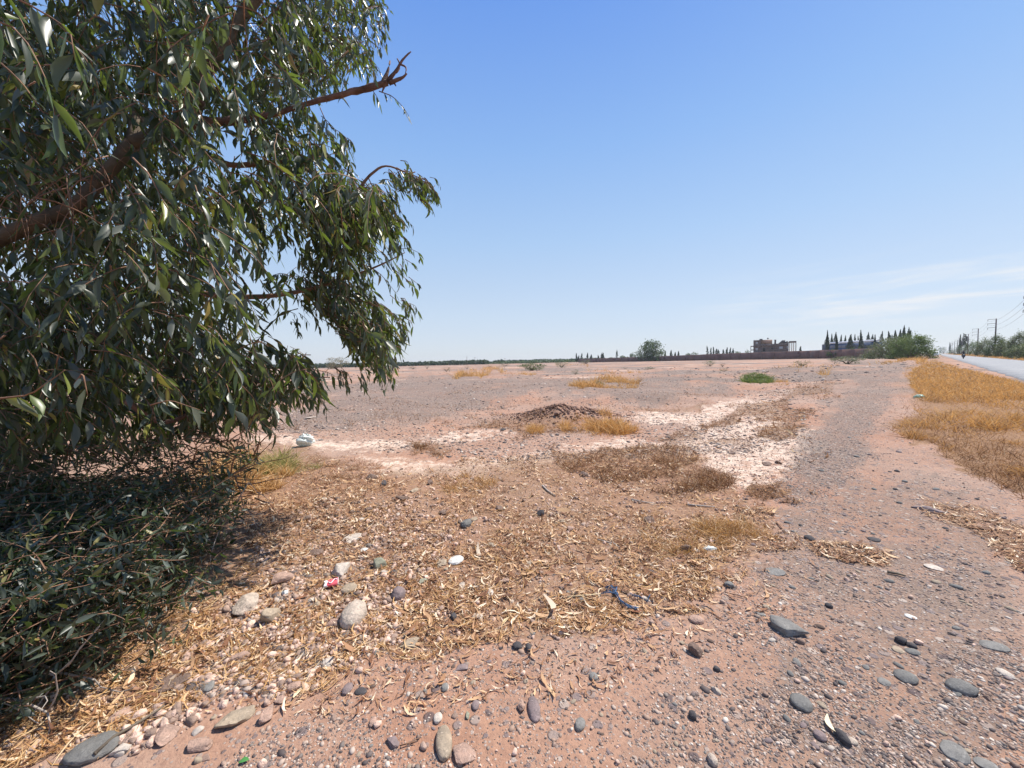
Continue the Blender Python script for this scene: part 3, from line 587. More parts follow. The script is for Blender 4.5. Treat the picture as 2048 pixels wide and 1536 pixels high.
def patch(poly, n, h, m_, label, name='dry_grass', cat='dry grass', tilt=.4, width=1.):
    wob = (max(v_[0] for v_ in poly)-min(v_[0] for v_ in poly)); q = scat_px(n, [poly], min(60, wob*.45), lambda x, y: .06+.94*sst(fbm(x/(wob*.22), y/(wob*.06), 91, 3), -.16, .14)); h = h*(.45+1.1*sst(fbm(q[:, 0]/(h*2.2), q[:, 1]/(h*2.2), 19, 3), -.25, .25)); cx, cy = q[:, 0].mean(), q[:, 1].mean(); mb = MB(); grow(mb, q, h*.72*rng.uniform(.4, 1.15, len(q)), width*1.8, tilt*1.5)
    o = mb.build(name, m_); o.location = (0, 0, 0); return tag(o, label, cat, None, 'stuff')
def el(cx, cy, rx, ry): return [(cx+rx*math.cos(a), cy+ry*math.sin(a)) for a in np.linspace(0, 2*PI, 14)[:-1]]
M_OLIVE = leafmat('olive_grass', [(0, (.17, .17, .06)), (.5, (.30, .27, .10)), (.8, (.48, .36, .16)), (1, (.6, .45, .22))], .75, .3, (.4, .42, .12), .2)
M_BRIGHT = leafmat('green_plant', [(0, (.06, .10, .025)), (.5, (.12, .165, .045)), (.85, (.2, .22, .08)), (1, (.5, .36, .14))], .6, .25, (.25, .36, .06), .3)
patch([(905, 757), (940, 745), (1000, 742), (1055, 748), (1060, 754), (1000, 756), (950, 759)], 5200, 1.0, M_ORANGE, 'long orange dry grass patch in the middle distance, left of centre', width=1.2)
patch([(1138, 772), (1180, 764), (1265, 766), (1272, 772), (1210, 775)], 4200, .62, M_ORANGE, 'orange dry grass patch around a small green bush mid-field', width=1.)
patch([(1125, 858), (1170, 850), (1250, 848), (1312, 858), (1300, 872), (1200, 874), (1140, 868)], 5200, .30, M_ORANGE, 'golden dry grass patch in front of the dirt heap')
patch(el(1063, 858, 24, 10), 700, .2, M_ORANGE, 'small golden grass tuft left of the dirt heap')
patch([(1290, 1090), (1330, 1050), (1420, 1040), (1530, 1045), (1545, 1075), (1480, 1095), (1380, 1115)], 4200, .13, M_STRAW, 'golden tangled dry grass beside the brown rock', tilt=.8)
patch([(1305, 985), (1310, 935), (1380, 915), (1440, 930), (1480, 965), (1430, 990), (1350, 992)], 4200, .12, M_BROWNST, 'brown dried weed thicket on the pale crust edge', tilt=.7)
patch(el(930, 985, 55, 22), 1800, .14, M_STRAW, 'pale yellow grass tuft amid the leaf litter', tilt=.6)
patch(el(858, 900, 42, 9), 1300, .16, M_BROWNST, 'little brown weed patch alone on pink soil', tilt=.6)
patch([(360, 990), (400, 930), (470, 900), (560, 935), (600, 950), (560, 975), (440, 985)], 5200, .30, M_STRAW, 'straw-coloured grass clump beside the shrub at left', tilt=.5)
patch([(440, 930), (520, 915), (600, 920), (610, 945), (520, 955)], 2600, .24, M_OLIVE, 'greenish grass clump behind the straw grass near the tree', tilt=.5)
patch([(600, 935), (620, 905), (700, 905), (745, 930), (700, 960), (640, 965)], 3200, .09, M_BROWNST, 'rusty brown weed mat right of the green grass clump', tilt=.9)
patch([(1120, 736), (1180, 732), (1260, 735), (1200, 738)], 1800, .8, M_ORANGE, 'far orange grass band below the end of the wall', width=1.5)
patch(el(1266, 742, 22, 3), 500, .6, M_ORANGE, 'far narrow orange grass patch in mid-field right of the round tree', width=1.5)
patch([(1530, 745), (1590, 741), (1660, 736), (1680, 740), (1600, 747)], 1800, .5, M_ORANGE, 'low orange grass strip left of the gravel track', width=1.4)
patch([(1735, 727), (1760, 721), (1800, 722), (1850, 717), (1858, 722), (1810, 727), (1780, 729)], 2600, .9, M_ORANGE, 'orange grass around the foot of the acacias', width=1.4)
patch(el(770, 744, 26, 3), 500, .7, M_ORANGE, 'faint orange grass patch beyond the hanging leaves', width=1.5)
patch(el(1512, 762, 28, 5), 2200, .45, M_BRIGHT, 'bright green low plant on the bare pink plain', 'green_plant', 'plant', .7, 1.6)
patch(el(1560, 766, 22, 4), 500, .3, M_ORANGE, 'orange grass fringe right of the bright green plant')

# ------------------------------------------------------------------ pebbles
def ico(sub, sq=(1, 1, .6), rough=.15, seed=0, ridge=0.):
    bm = bmesh.new(); bmesh.ops.create_icosphere(bm, subdivisions=sub, radius=1)
    bm.verts.ensure_lookup_table(); v = np.array([x.co[:] for x in bm.verts]); f = np.array([[y.index for y in x.verts] for x in bm.faces]); bm.free()
    def n3(v, s): return fbm(v[:, 0]*s+seed*3.1, v[:, 1]*s+v[:, 2]*1.7*s, seed, 3)
    v = v*(1+rough*2*n3(v, 1.1)+rough*.8*n3(v, 2.9))[:, None]
    if ridge:                              # flat broken faces
        r_ = np.random.default_rng(seed+5)
        for k in range(14):
            d = r_.normal(size=3); d[2] *= .7; d /= np.linalg.norm(d); c = r_.uniform(.35, .8); q = v@d; v = np.where((q > c)[:, None], v-(q-c)[:, None]*d*ridge, v)
        v = v*(1+.10*n3(v, 4)+.10*n3(v, 9))[:, None]
    return v*sq, f
PEB = [ico(1, (1, .72, .5), .26, k) for k in range(5)]
M_PEB = leafmat('pebble', [(0, (.07, .055, .052)), (.25, (.13, .10, .09)), (.42, (.20, .165, .14)), (.6, (.33, .215, .155)), (.9, (.42, .33, .27)), (1, (.6, .52, .44))], .75, .0, spec=.3)
BARE = [(440, 1540), (620, 1400), (850, 1300), (1200, 1290), (1440, 1180), (1560, 1090), (1600, 900), (1650, 800), (1700, 750), (1830, 740), (1800, 830), (1880, 920), (2060, 1010), (2060, 1560)]
mb = MB()
def peb(n, polys, med, sg, growr, dens=None, jit=30, sink=-.02):
    p = scat_px(n, polys, jit, dens); r = np.hypot(p[:, 0], p[:, 1]); s = med*np.exp(rng.normal(0, sg, len(p)))*(1+growr*r); s = np.minimum(s, .028+.004*r)
    M = rotmats(len(p), .25); idx = rng.integers(0, len(PEB), len(p)); L = p.copy(); L[:, 2] += s*sink
    for q in range(len(PEB)): k = idx == q; mb.inst(*PEB[q], scl(M[k], s[k]), L[k])
cl = lambda x, y: .25+.75*sst(fbm(x/150, y/70, 3, 4), -.15, .15)
peb(17000, [BARE], .0031, .45, .10, cl); peb(900, [BARE], .008, .4, .05, cl, sink=.02)
peb(9000, [[(1440, 1190), (1560, 1080), (1700, 950), (1900, 950), (2060, 1040), (2060, 1560), (1500, 1560)]], .0036, .5, .10, cl)
peb(13000, [PATHC], .0036, .45, .09, jit=80); peb(7000, [LITTER], .006, .5, .06, lambda x, y: sst(fbm(x/90, y/45, 43, 3), -.1, .2)*.8+.2)
peb(3500, [[(380, 1400), (450, 1230), (560, 1080), (640, 990), (760, 1000), (820, 1100), (780, 1200), (700, 1300), (560, 1400)]], .008, .55, .05)
peb(16000, [[(520, 870), (560, 800), (900, 742), (1500, 735), (1700, 735), (1600, 900), (1000, 930)]], .005, .45, .07, lambda x, y: sst(fbm(x/120, y/22, 83, 3), -.2, .2)*.8+.2)
peb(2500, WHITE[:2], .006, .4, .08)
peb(12000, [[(520, 870), (560, 800), (900, 742), (1500, 735), (1700, 735), (1600, 900), (1000, 930)]], .012, .5, .06, lambda x, y: sst(fbm(x/120, y/22, 83, 3), -.25, .15)*.85+.15)
peb(3000, [[(0, 745), (2000, 728), (1700, 760), (0, 800)]], .03, .5, .03)
RUB = [ico(2, (1, .8, .6), .25, 60+k, .85) for k in range(6)]; M_RUB = mat('rubble_stone', (.46, .32, .25), .95, .3, 30, .5, .1, island=.45); mr = MB()
for n_, pl, md, sg_ in ((3200, [LITTER], .010, .5), (4600, [[(330, 1400), (450, 1210), (560, 1080), (640, 980), (800, 980), (900, 1060), (860, 1240), (700, 1330), (560, 1400), (300, 1500), (100, 1530)]], .012, .5), (1200, [[(620, 950), (1100, 900), (1500, 980), (1500, 1080), (900, 1110), (640, 1060)]], .012, .5), (900, [BARE], .007, .5), (500, WHITE[:2], .012, .4)):
    p = scat_px(n_, pl, 60, lambda x, y: .15+.85*sst(fbm(x/70, y/35, 47, 3), -.1, .15)); s = np.minimum(md*np.exp(rng.normal(0, sg_, len(p))), .034)*(1+.05*np.hypot(p[:, 0], p[:, 1])); L = p.copy(); L[:, 2] += s*.12; M = rotmats(len(p), .5); idx = np.arange(len(p)) % 6
    for q in range(6): k = idx == q; mr.inst(*RUB[q], scl(M[k], s[k]), L[k])
tag(mr.build('rubble', M_RUB), 'broken pinkish rubble chips mixed into the litter', 'rubble', None, 'stuff')
tag(mb.build('pebbles', M_PEB, smooth=True), 'countless small dark pebbles bedded in the pink soil', 'pebbles', None, 'stuff')
# ------------------------------------------------------------------ stones, one by one
def stonemat(name, col, pits=0., var=.22):
    m, n, b = newmat(name); f = noise(n, 3.5, 6); g = noise(n, 26, 8, rough=.75)
    c = ramp(n, f, [(.3, tuple(x*(1-var) for x in col)), (.5, col), (.72, tuple(min(1, x*(1+var)) for x in col))])
    c = mix(n, mrange(n, g, .40, .60, 0, .75), c, tuple(x*.5+.02 for x in col)); c = mix(n, mrange(n, noise(n, 60, 4), .58, .7, 0, .5), c, tuple(min(.8, x*1.5+.03) for x in col)); n.links.new(c, b.inputs['Base Color'])
    b.inputs['Roughness'].default_value = .8; b.inputs['Specular IOR Level'].default_value = .25; bump(n, b, g, .35+pits, .05); return m
SM = dict(grey=stonemat('grey_stone', (.23, .215, .195)), dark=stonemat('dark_stone', (.075, .065, .065)), blue=stonemat('blue_grey_stone', (.185, .175, .16)), pale=stonemat('pale_stone', (.58, .49, .41)), pink=stonemat('pink_stone', (.54, .35, .265), .3),
          tan=stonemat('tan_stone', (.40, .31, .22)), brown=stonemat('brown_stone', (.25, .165, .125), .3), purple=stonemat('purple_stone', (.25, .185, .175)), green=stonemat('olive_stone', (.29, .28, .20)), cream=stonemat('cream_stone', (.62, .50, .40), .3), white=stonemat('white_stone', (.72, .68, .62)))
def stone(px, py, wp, hp, rough, col, rot, label, flat=.42, sub=4, group=None, cat='stone', name=None, tpl=None):
    g = G(px, py+hp*.25); Y = g[1]; dist = math.hypot(g[0], g[1]); wd = wp*Y/FPX; alpha = math.atan2(CAM_H, math.hypot(Y, g[0]*.5))
    wd *= .95; hp *= .93; hm = hp*math.hypot(Y, CAM_H)/FPX; hgt_ = flat*min(wd, max(hm, .35*wd)); dp = max(wd*.45, (hm-.5*hgt_*math.cos(alpha))/max(.12, math.sin(alpha))); dp = min(dp, wd*2.2)
    sd_ = int(px*7+py) % 991
    v, f = tpl if tpl else ico(sub, (1, 1, 1), .24 if rough else .09, sd_, .85 if rough else (.25 if sd_ % 3 == 0 else 0))
    if px == 1577: v = v*np.stack([v[:, 0]*0+1, 1-.42*v[:, 0], 1-.35*v[:, 0]], -1)
    mb = MB(); mb.add(v*np.array([wd/2, dp/2, hgt_*.62]), f); o = mb.build(name or ('rock' if rough else 'stone'), SM[col], smooth=True)
    o.location = (g[0], g[1], hz(g[0], g[1])+hgt_*.28); o.rotation_euler = (random.uniform(-.08, .08), random.uniform(-.1, .1), math.radians(rot)); return tag(o, label, cat, group)
R, O = 1, 0
ST_ = [
 (190, 1492, 112, 46, O, 'blue', 28, 'long smooth blue-grey cobble at the bottom left in leaf litter', .35), (242, 1497, 56, 26, R, 'pale', 25, 'pale pink slab leaning beside the long blue-grey cobble', .35), (395, 1486, 60, 34, R, 'pink', 20, 'orange-pink slab near the bottom edge, left of the bare soil', .35),
 (490, 1214, 84, 46, R, 'cream', 8, 'large pale flat-topped rock touching the edge of the shrub', .5), (540, 1230, 56, 44, R, 'tan', -5, 'rough pitted tan rock right against the large pale rock', .6), (558, 1166, 50, 34, R, 'pink', 0, 'rough pink rock above the large pale rock', .5),
 (415, 1370, 26, 26, O, 'grey', 50, 'small grey-green oval pebble standing in brown litter below the shrub', .4), (475, 1315, 58, 30, R, 'pink', 5, 'wedge-shaped pinkish rock below the large pale rock', .5), (588, 1370, 32, 20, O, 'pink', 0, 'rounded pink stone at the edge of litter and bare soil', .6),
 (345, 1360, 72, 40, R, 'brown', 30, 'brown elongated rock half shaded at the foot of the shrub', .35), (388, 1300, 30, 36, R, 'pink', 0, 'buff upright rock lying at the shrub edge in litter', .4), (478, 1430, 78, 36, R, 'tan', 25, 'long pitted rock sloping in the litter near the bottom left', .4),
 (535, 1425, 42, 36, R, 'pink', 0, 'crumbly pink block right of the long pitted rock', .5), (240, 1430, 46, 32, R, 'pink', 0, 'knobbly pink rock in litter above the long blue-grey cobble', .5), (325, 1470, 56, 36, R, 'pink', 0, 'dusty pink rock behind the orange-pink slab', .4),
 (588, 1222, 14, 12, R, 'white', 0, 'small bright white stone right of the rough pitted rock', .6), (758, 1130, 44, 30, R, 'green', -20, 'olive pointed stone in the litter left of centre', .55), (912, 1119, 34, 20, O, 'white', 0, 'whitish flat stone in the litter centre', .4),
 (885, 1124, 30, 18, R, 'tan', 0, 'tan stone tucked against the whitish flat stone', .5), (848, 1160, 24, 19, R, 'green', 0, 'flat grey-green stone above the round mauve cobble', .4), (797, 1188, 30, 26, O, 'purple', 10, 'round mauve cobble in the yellow litter', .8), (708, 1226, 52, 50, O, 'cream', 0, 'big rounded cream boulder, largest of the foreground', .75),
 (670, 1241, 38, 22, R, 'pink', 0, 'pink lump touching the left of the big cream boulder', .5), (698, 1176, 34, 20, O, 'tan', 10, 'tan oval stone right of the red and white cup', .5), (682, 1140, 56, 38, R, 'pale', 0, 'rough pale rock just above the red and white cup', .5), (640, 1110, 40, 24, R, 'brown', 0, 'brownish rock left of the rough pale rock', .5),
 (822, 1283, 58, 24, R, 'tan', 22, 'long pale pitted rock by the litter edge, below the mauve cobble', .4), (955, 1234, 27, 14, O, 'cream', -15, 'yellowish oval pebble in litter at the centre', .4), (907, 1235, 14, 14, O, 'dark', 0, 'small dark round pebble left of the yellowish oval pebble', .8), (1035, 1292, 24, 14, O, 'dark', 0, 'dark oval cobble at the edge of the leaf litter', .6),
 (1057, 1296, 14, 15, O, 'dark', 0, 'small dark cobble just right of the dark oval cobble', .8), (925, 1335, 34, 18, R, 'purple', 0, 'flat mauve stone on bare pink soil near the litter edge', .2), (888, 1478, 36, 54, O, 'tan', 12, 'large tan oval cobble near the bottom centre', .5), (1068, 1410, 28, 56, O, 'purple', 5, 'long mauve-brown cobble lying end-on on the bare soil', .5),
 (1045, 1413, 24, 24, R, 'pink', 0, 'knobbly pink lump touching the long mauve-brown cobble', .7), (786, 1482, 38, 34, R, 'purple', 45, 'dark curved brown stone left of the large tan cobble', .4), (928, 1508, 78, 44, R, 'pink', 5, 'crumbly pinkish clod at the bottom below the tan cobble', .25), (695, 1376, 21, 19, O, 'purple', 0, 'round brown-grey pebble on bare soil next to the litter', .5),
 (722, 1383, 28, 11, O, 'dark', -8, 'dark long pebble right of the round brown-grey pebble', .4), (890, 1378, 15, 13, O, 'grey', 0, 'small grey pebble midway down the bare soil', .5), (951, 1411, 17, 16, O, 'purple', 0, 'round mauve pebble left of the knobbly pink lump', .5), (935, 1430, 16, 20, R, 'green', 0, 'angular grey-green pebble below the round mauve pebble', .5),
 (746, 1443, 15, 15, O, 'pink', 0, 'small reddish pebble above the dark curved stone', .5), (876, 1437, 19, 17, O, 'pale', 0, 'pale pebble just above the large tan cobble', .5), (1160, 1446, 22, 21, O, 'grey', -30, 'grey oval pebble right of the long mauve-brown cobble', .5),
 (1577, 1259, 112, 27, R, 'grey', -24, 'large grey pointed cobble alone on the bare track', .55), (1801, 1282, 24, 16, O, 'dark', 0, 'black round pebble on top of a group of three', .7), (1822, 1291, 22, 12, O, 'dark', -20, 'black pebble, middle of the dark group', .6), (1825, 1304, 26, 12, O, 'blue', -10, 'dark slate pebble, lowest of the dark group', .4), (1795, 1299, 24, 14, O, 'tan', -30, 'flat tan pebble left of the dark group', .25),
 (1389, 1298, 54, 28, R, 'brown', -15, 'jagged brown rock on bare soil right of centre', .6), (1364, 1286, 16, 9, R, 'tan', 0, 'small tan chip behind the jagged brown rock', .5), (1393, 1238, 32, 17, O, 'pink', -15, 'smooth reddish oval stone by the litter corner', .5), (1458, 1172, 20, 15, O, 'grey', 0, 'round grey pebble near the right end of the litter', .7),
 (1433, 1338, 18, 12, O, 'dark', 0, 'small dark pebble below right of the jagged brown rock', .6), (1432, 1379, 18, 26, R, 'cream', 10, 'two-toned cream pebble with dark side on bare soil', .6), (1603, 1404, 42, 26, O, 'blue', -35, 'blue-grey oval cobble below the large pointed cobble', .4), (1923, 1374, 52, 24, O, 'blue', -12, 'wide dark slate cobble near the right edge', .5),
 (1811, 1352, 40, 22, O, 'blue', -25, 'slate oval cobble left of the wide dark slate cobble', .4), (1768, 1362, 28, 14, O, 'grey', -25, 'flat grey-green pebble left of the slate oval cobble', .25), (1988, 1292, 48, 18, O, 'grey', -12, 'long pale grey flat stone near the right edge', .25), (2010, 1348, 20, 16, O, 'pale', 0, 'pale round pebble above right of the wide slate cobble', .3),
 (1908, 1499, 54, 34, O, 'grey', -40, 'long grey stone bedded near the bottom right corner', .2), (1972, 1528, 40, 18, O, 'grey', -20, 'grey stone on the bottom edge at the right corner', .25), (1640, 1470, 24, 16, O, 'purple', 0, 'dark round pebble left of the curved pale leaf', .5), (1685, 1476, 22, 24, O, 'dark', 0, 'black and brown pebble right of the curved pale leaf', .8),
 (1703, 1485, 24, 11, O, 'cream', -10, 'yellow oval pebble leaning on a black pebble', .5), (1425, 1522, 20, 18, O, 'cream', 0, 'round cream pebble at the bottom edge', .8), (1385, 1437, 19, 15, O, 'dark', 0, 'dark purple pebble left of the blue-grey oval cobble', .8), (1187, 1353, 20, 14, O, 'grey', -15, 'bluish grey pebble below the litter edge, centre right', .5),
 (1821, 1232, 24, 9, O, 'white', -35, 'small white long pebble above the dark group', .3), (1658, 1213, 14, 12, O, 'dark', 0, 'small black pebble above the large pointed cobble', .7), (932, 1049, 27, 20, O, 'blue', -10, 'blue-grey rounded cobble in the upper litter', .7), (1081, 1026, 27, 19, R, 'dark', 0, 'dark angular stone in the upper litter, centre', .7),
 (1301, 1037, 36, 24, R, 'brown', 0, 'rough brown rock left of the golden tangled grass', .65), (1376, 1094, 32, 22, R, 'brown', 10, 'dark brown block beside the crumpled white paper', .65), (1140, 1056, 22, 15, R, 'pink', 0, 'pinkish stone below the dark angular stone', .6), (1136, 1076, 26, 11, R, 'pale', 0, 'flat pale stone just under the pinkish stone', .25),
 (1000, 1017, 28, 14, R, 'brown', 0, 'wedge of brown stone left of the dark angular stone', .5), (885, 1030, 24, 14, R, 'brown', 0, 'brown lump left above the blue-grey rounded cobble', .6), (805, 1010, 28, 16, R, 'brown', 0, 'brownish clod in the upper left litter', .6), (708, 1076, 48, 26, R, 'pale', 0, 'large whitish flat rock, upper left of the litter', .3),
 (787, 1086, 50, 17, R, 'pale', 0, 'long flat pale rock right of the large whitish flat rock', .25), (726, 1105, 20, 14, R, 'white', 0, 'white triangular chip below the large whitish flat rock', .4), (614, 1046, 30, 18, R, 'brown', 10, 'brown wedge stone at the left end of the litter', .5), (768, 976, 18, 16, R, 'dark', 0, 'dark clod standing behind the litter', .8),
 (742, 956, 30, 16, R, 'brown', 20, 'brown earth clod at the crust edge left', .6), (862, 972, 16, 13, R, 'brown', 0, 'small brown clod left of the pale yellow tuft', .8), (1168, 947, 24, 13, R, 'brown', 0, 'brown stone amid brown weeds, centre', .6), (1532, 928, 26, 13, R, 'brown', -15, 'brown flat clod on the white crust', .4), (1557, 928, 16, 11, R, 'brown', 0, 'small brown clod right of the flat one on the crust', .7),
 (1464, 906, 22, 8, R, 'brown', -10, 'dark brown sliver of rock on the white crust, far left of the clods', .5), (1619, 1079, 17, 12, O, 'dark', 0, 'black pebble right of the golden tangled grass', .6), (1748, 1081, 22, 10, O, 'dark', 0, 'dark flat pebble on the track, right of the black one', .4), (1862, 1020, 44, 24, R, 'purple', 15, 'dark slab at the edge of the verge grass', .35),
 (1903, 1013, 40, 14, R, 'brown', 0, 'flat brown slab right of the dark slab by the verge', .3), (556, 853, 34, 12, R, 'brown', 0, 'flat brown rock under the lowest hanging leaves', .3), (622, 837, 17, 6, O, 'pale', 0, 'flat pale stone right of the hanging leaves', .3), (1006, 858, 14, 7, R, 'dark', 0, 'small dark clod left of the small golden tuft', .7),
 (1437, 1180, 12, 9, O, 'pale', 0, 'tiny pale pebble touching the round grey pebble', .5), (1520, 1230, 22, 9, O, 'grey', -20, 'flat grey pebble above the large pointed cobble', .3), (1550, 1143, 40, 14, O, 'grey', 0, 'flat greyish stone sunk in the track below the golden grass', .2), (1868, 1135, 34, 11, O, 'pale', -10, 'pale flat stone sunk in the right of the track', .2),
 (980, 1185, 16, 22, O, 'pale', 8, 'upright pale oval pebble in yellow litter', .4), (924, 1172, 14, 20, O, 'cream', 5, 'narrow cream pebble in yellow litter, centre', .4), (1010, 1160, 26, 14, R, 'pink', 0, 'pinkish chip in yellow litter, right of centre', .4), (735, 1032, 24, 14, R, 'brown', 0, 'brown lump above the large whitish flat rock', .5),
 (830, 990, 24, 12, R, 'tan', 0, 'tan clod behind the litter, left of the pale yellow tuft', .5), (675, 1290, 30, 30, R, 'pink', 0, 'flat pink rock in litter below the big cream boulder', .25), (560, 1395, 30, 22, R, 'pink', 0, 'dusty pink lump below the rounded pink stone', .5), (660, 1320, 34, 24, R, 'pale', 0, 'pale crumbly stone where litter meets bare soil', .3),
]
for a in ST_: stone(*a[:8], flat=a[8])
# smaller loose stones: copies of a few shapes, grouped by where they lie
protos = {}
def small(n, poly, cols, szpx, label, group, rough):
    p = scat_px(n, [poly], 10)
    for k in range(len(p)):
        c = random.choice(cols); key = (c, rough, k % 3)
        if key not in protos:
            mb = MB(); mb.add(*ico(3, (1, .72, .5), .2 if rough else .1, len(protos)+3, .7 if rough else 0)); protos[key] = mb.build('stone', SM[c], smooth=True).data; first = C.objects[-1]
            bpy.data.objects.remove(first)
        o = bpy.data.objects.new('stone', protos[key]); C.objects.link(o); s = random.uniform(*szpx)*math.hypot(p[k][1], .5)/FPX/2
        o.scale = (s*random.uniform(.8, 1.25), s, s*random.uniform(.7, 1.1)); o.rotation_euler = (random.uniform(-.2, .2), random.uniform(-.2, .2), random.uniform(0, 6)); o.location = (p[k][0], p[k][1], p[k][2]+s*.06); tag(o, label, 'stone', group)
small(58, [(620, 1420), (850, 1310), (1200, 1300), (1440, 1200), (1500, 1540), (500, 1540)], ['grey', 'purple', 'tan', 'brown', 'pale', 'tan', 'pink'], (7, 13), 'small smooth pebble loose on the bare pink soil, bottom centre', 'loose pebbles on the bare soil', O)
small(62, [(1500, 1150), (1900, 1100), (2045, 1180), (2045, 1530), (1500, 1530)], ['grey', 'blue', 'purple', 'brown', 'pale', 'tan', 'tan'], (7, 18), 'small flattened pebble on the stony track, bottom right', 'loose pebbles on the stony track', O)
small(48, [(440, 1390), (480, 1270), (600, 1180), (800, 1180), (840, 1290), (560, 1400)], ['pink', 'tan', 'pale', 'brown', 'grey'], (10, 26), 'small angular stone half buried in the leaf litter, lower left', 'rubble in the lower left litter', R)
small(52, [(560, 1110), (640, 990), (820, 985), (1150, 1020), (1200, 1110), (850, 1170), (600, 1190)], ['pink', 'tan', 'brown', 'pale'], (9, 24), 'small broken stone in the upper part of the litter', 'rubble in the upper litter', R)
small(40, [(1400, 1130), (1560, 960), (1700, 880), (1900, 940), (2040, 1060), (1900, 1100)], ['dark', 'blue', 'purple', 'grey'], (6, 13), 'dark pebble on the grey gravel strip of the track', 'pebbles on the gravel strip', O)
small(22, [(1000, 1190), (1300, 1120), (1400, 1170), (1180, 1280), (1000, 1270)], ['pink', 'grey', 'pale'], (7, 15), 'small stone in the yellow litter near the blue twine', 'stones in the yellow litter', O)
small(10, [(100, 1520), (300, 1440), (480, 1380), (430, 1530)], ['pink', 'tan', 'pale'], (14, 32), 'stone chunk in litter along the bottom left edge', 'stones along the bottom left edge', R)
M_CLOD = mat('earth_clod', (.27, .165, .12), .95, .35, 9, .5, .1, island=.35)
mb = MB(); CL = [ico(2, (1, .8, .7), .25, 40+k, .8) for k in range(4)]
n_ = 1500; a_ = rng.normal(0, .85, n_); b_ = rng.normal(0, .36, n_); g = G(1130, 836); p = np.stack([g[0]+a_, g[1]+b_, a_*0], -1); p[:, 2] = hgt(p[:, 0], p[:, 1]); s = rng.gamma(2.6, .0115, n_)*np.exp(-(a_/1.5)**2)+.012
for q in range(4): k = np.arange(n_) % 4 == q; mb.inst(*CL[q], scl(rotmats(k.sum()), s[k]), p[k]+[0, 0, .01])
tag(mb.build('dirt_heap', M_CLOD), 'low heap of dark earth clods behind the golden grass', 'dirt heap', None, 'stuff')

# ------------------------------------------------------------------ sticks, leaves and rubbish
def stick(pp, r0, m_, label, name='stick', z0=.012, z1=None):
    P_ = [G(a, b) for a, b in pp]; P_ = [Vector((q[0], q[1], hz(q[0], q[1])+z0+(0 if z1 is None else z1*i/len(pp)))) for i, q in enumerate(P_)]
    mb = MB(); c = P_[0].copy(); mb.tube([q-c for q in P_], list(np.linspace(r0, r0*.5, len(P_))), 7, .25); o = mb.build(name, m_, smooth=True); o.location = c; tag(o, label, 'stick')
stick([(1085, 975), (1095, 985), (1110, 995)], .012, M_DEADTWIG, 'grey weathered stick in the brown litter, upper centre')
stick([(1262, 1000), (1290, 1006), (1312, 1008)], .008, M_DEADTWIG, 'pale crooked stick right of the grey weathered stick'); stick([(1375, 1010), (1410, 1013), (1430, 1014)], .009, M_DEADTWIG, 'short dark stick left of the gravel strip')
stick([(1195, 1082), (1230, 1090), (1238, 1097), (1240, 1096)], .006, M_DEADTWIG, 'thin pale stick in the middle of the litter')
stick([(1553, 1045), (1562, 1058), (1572, 1070)], .007, M_TWIG, 'thin brown stick at the right end of the golden grass'); stick([(1135, 1203), (1180, 1198), (1212, 1192)], .006, mat('straw_stick', (.55, .42, .25)), 'pale reed stalk left of the blue twine')
stick([(190, 1524), (230, 1490), (290, 1455), (330, 1428)], .008, M_BARK, 'long grey-brown stick across the bottom left litter', z0=.03); stick([(215, 1408), (250, 1408), (290, 1400)], .008, M_RED, 'dark red stick below the shrub edge')
stick([(1450, 1192), (1485, 1200), (1515, 1192), (1522, 1178)], .003, M_TWIG, 'thin curved twig on the track beside the round grey pebble'); stick([(1775, 1150), (1795, 1153), (1812, 1158)], .009, M_BARK, 'short brown stick on the right of the track')
stick([(650, 1405), (665, 1390), (685, 1375)], .003, M_TWIG, 'fine twig on the bare soil near the litter edge'); stick([(1000, 1420), (830, 1490), (800, 1500)][1:] + [(840, 1482)], .003, M_TWIG, 'fine twig leaning on the dark curved stone')
stick([(1532, 1430), (1545, 1455), (1580, 1470), (1610, 1462)], .0025, M_TWIG, 'hair-thin curved root on the soil at bottom right')
def onleaf(px, py, L, rot, m_, label, wid=.25, curl=.5):
    g = G(px, py); v, f = strip(8, wid, curl, .12); mb = MB(); mb.add(v*L, f); o = mb.build('fallen_leaf', m_, smooth=True); o.location = (g[0], g[1], hz(g[0], g[1])+.008); o.rotation_euler = (.15, 0, math.radians(rot)); tag(o, label, 'leaf')
onleaf(1662, 1456, .085, 70, mat('cream_leaf', (.75, .62, .42)), 'curved cream fallen leaf on the soil, bottom right'); onleaf(488, 1527, .035, 20, mat('green_leaf', (.06, .2, .05)), 'small green fallen leaf at the bottom edge, left', .6, .1)
onleaf(1375, 1272, .05, 60, mat('cream_leaf_pale', (.72, .6, .44)), 'small curled pale leaf above the jagged brown rock'); onleaf(1012, 1248, .07, 60, mat('cream_leaf_yellow', (.76, .62, .38)), 'curved yellowish leaf in litter above the dark oval cobble')
onleaf(598, 1388, .07, 75, mat('cream_leaf_tan', (.72, .55, .34)), 'pale leaf standing right of the rounded pink stone'); onleaf(1375, 1275-50, .06, 10, mat('cream_leaf_straw', (.7, .56, .34)), 'pale leaf below the right corner of the litter')
def crumple(px, py, wp, hp, m_, name, label, cat, seed, flat=.6, lift=.4):
    g = G(px, py+hp*.3); wd = wp*g[1]/FPX; v, f = ico(4, (1, 1, 1), .1, seed); r_ = fbm(v[:, 0]*2.6+seed, v[:, 1]*2.6+v[:, 2]*3, seed, 4); q = np.abs(fbm(v[:, 0]*4+v[:, 2]*3, v[:, 1]*4-seed, seed+9, 3))
    v = v*(1+.9*r_-.8*q)[:, None]*[1, .7, flat]; mb = MB(); mb.add(v*wd/2, f); o = mb.build(name, m_); o.location = (g[0], g[1], hz(g[0], g[1])+wd*.5*flat*lift); return tag(o, label, cat)
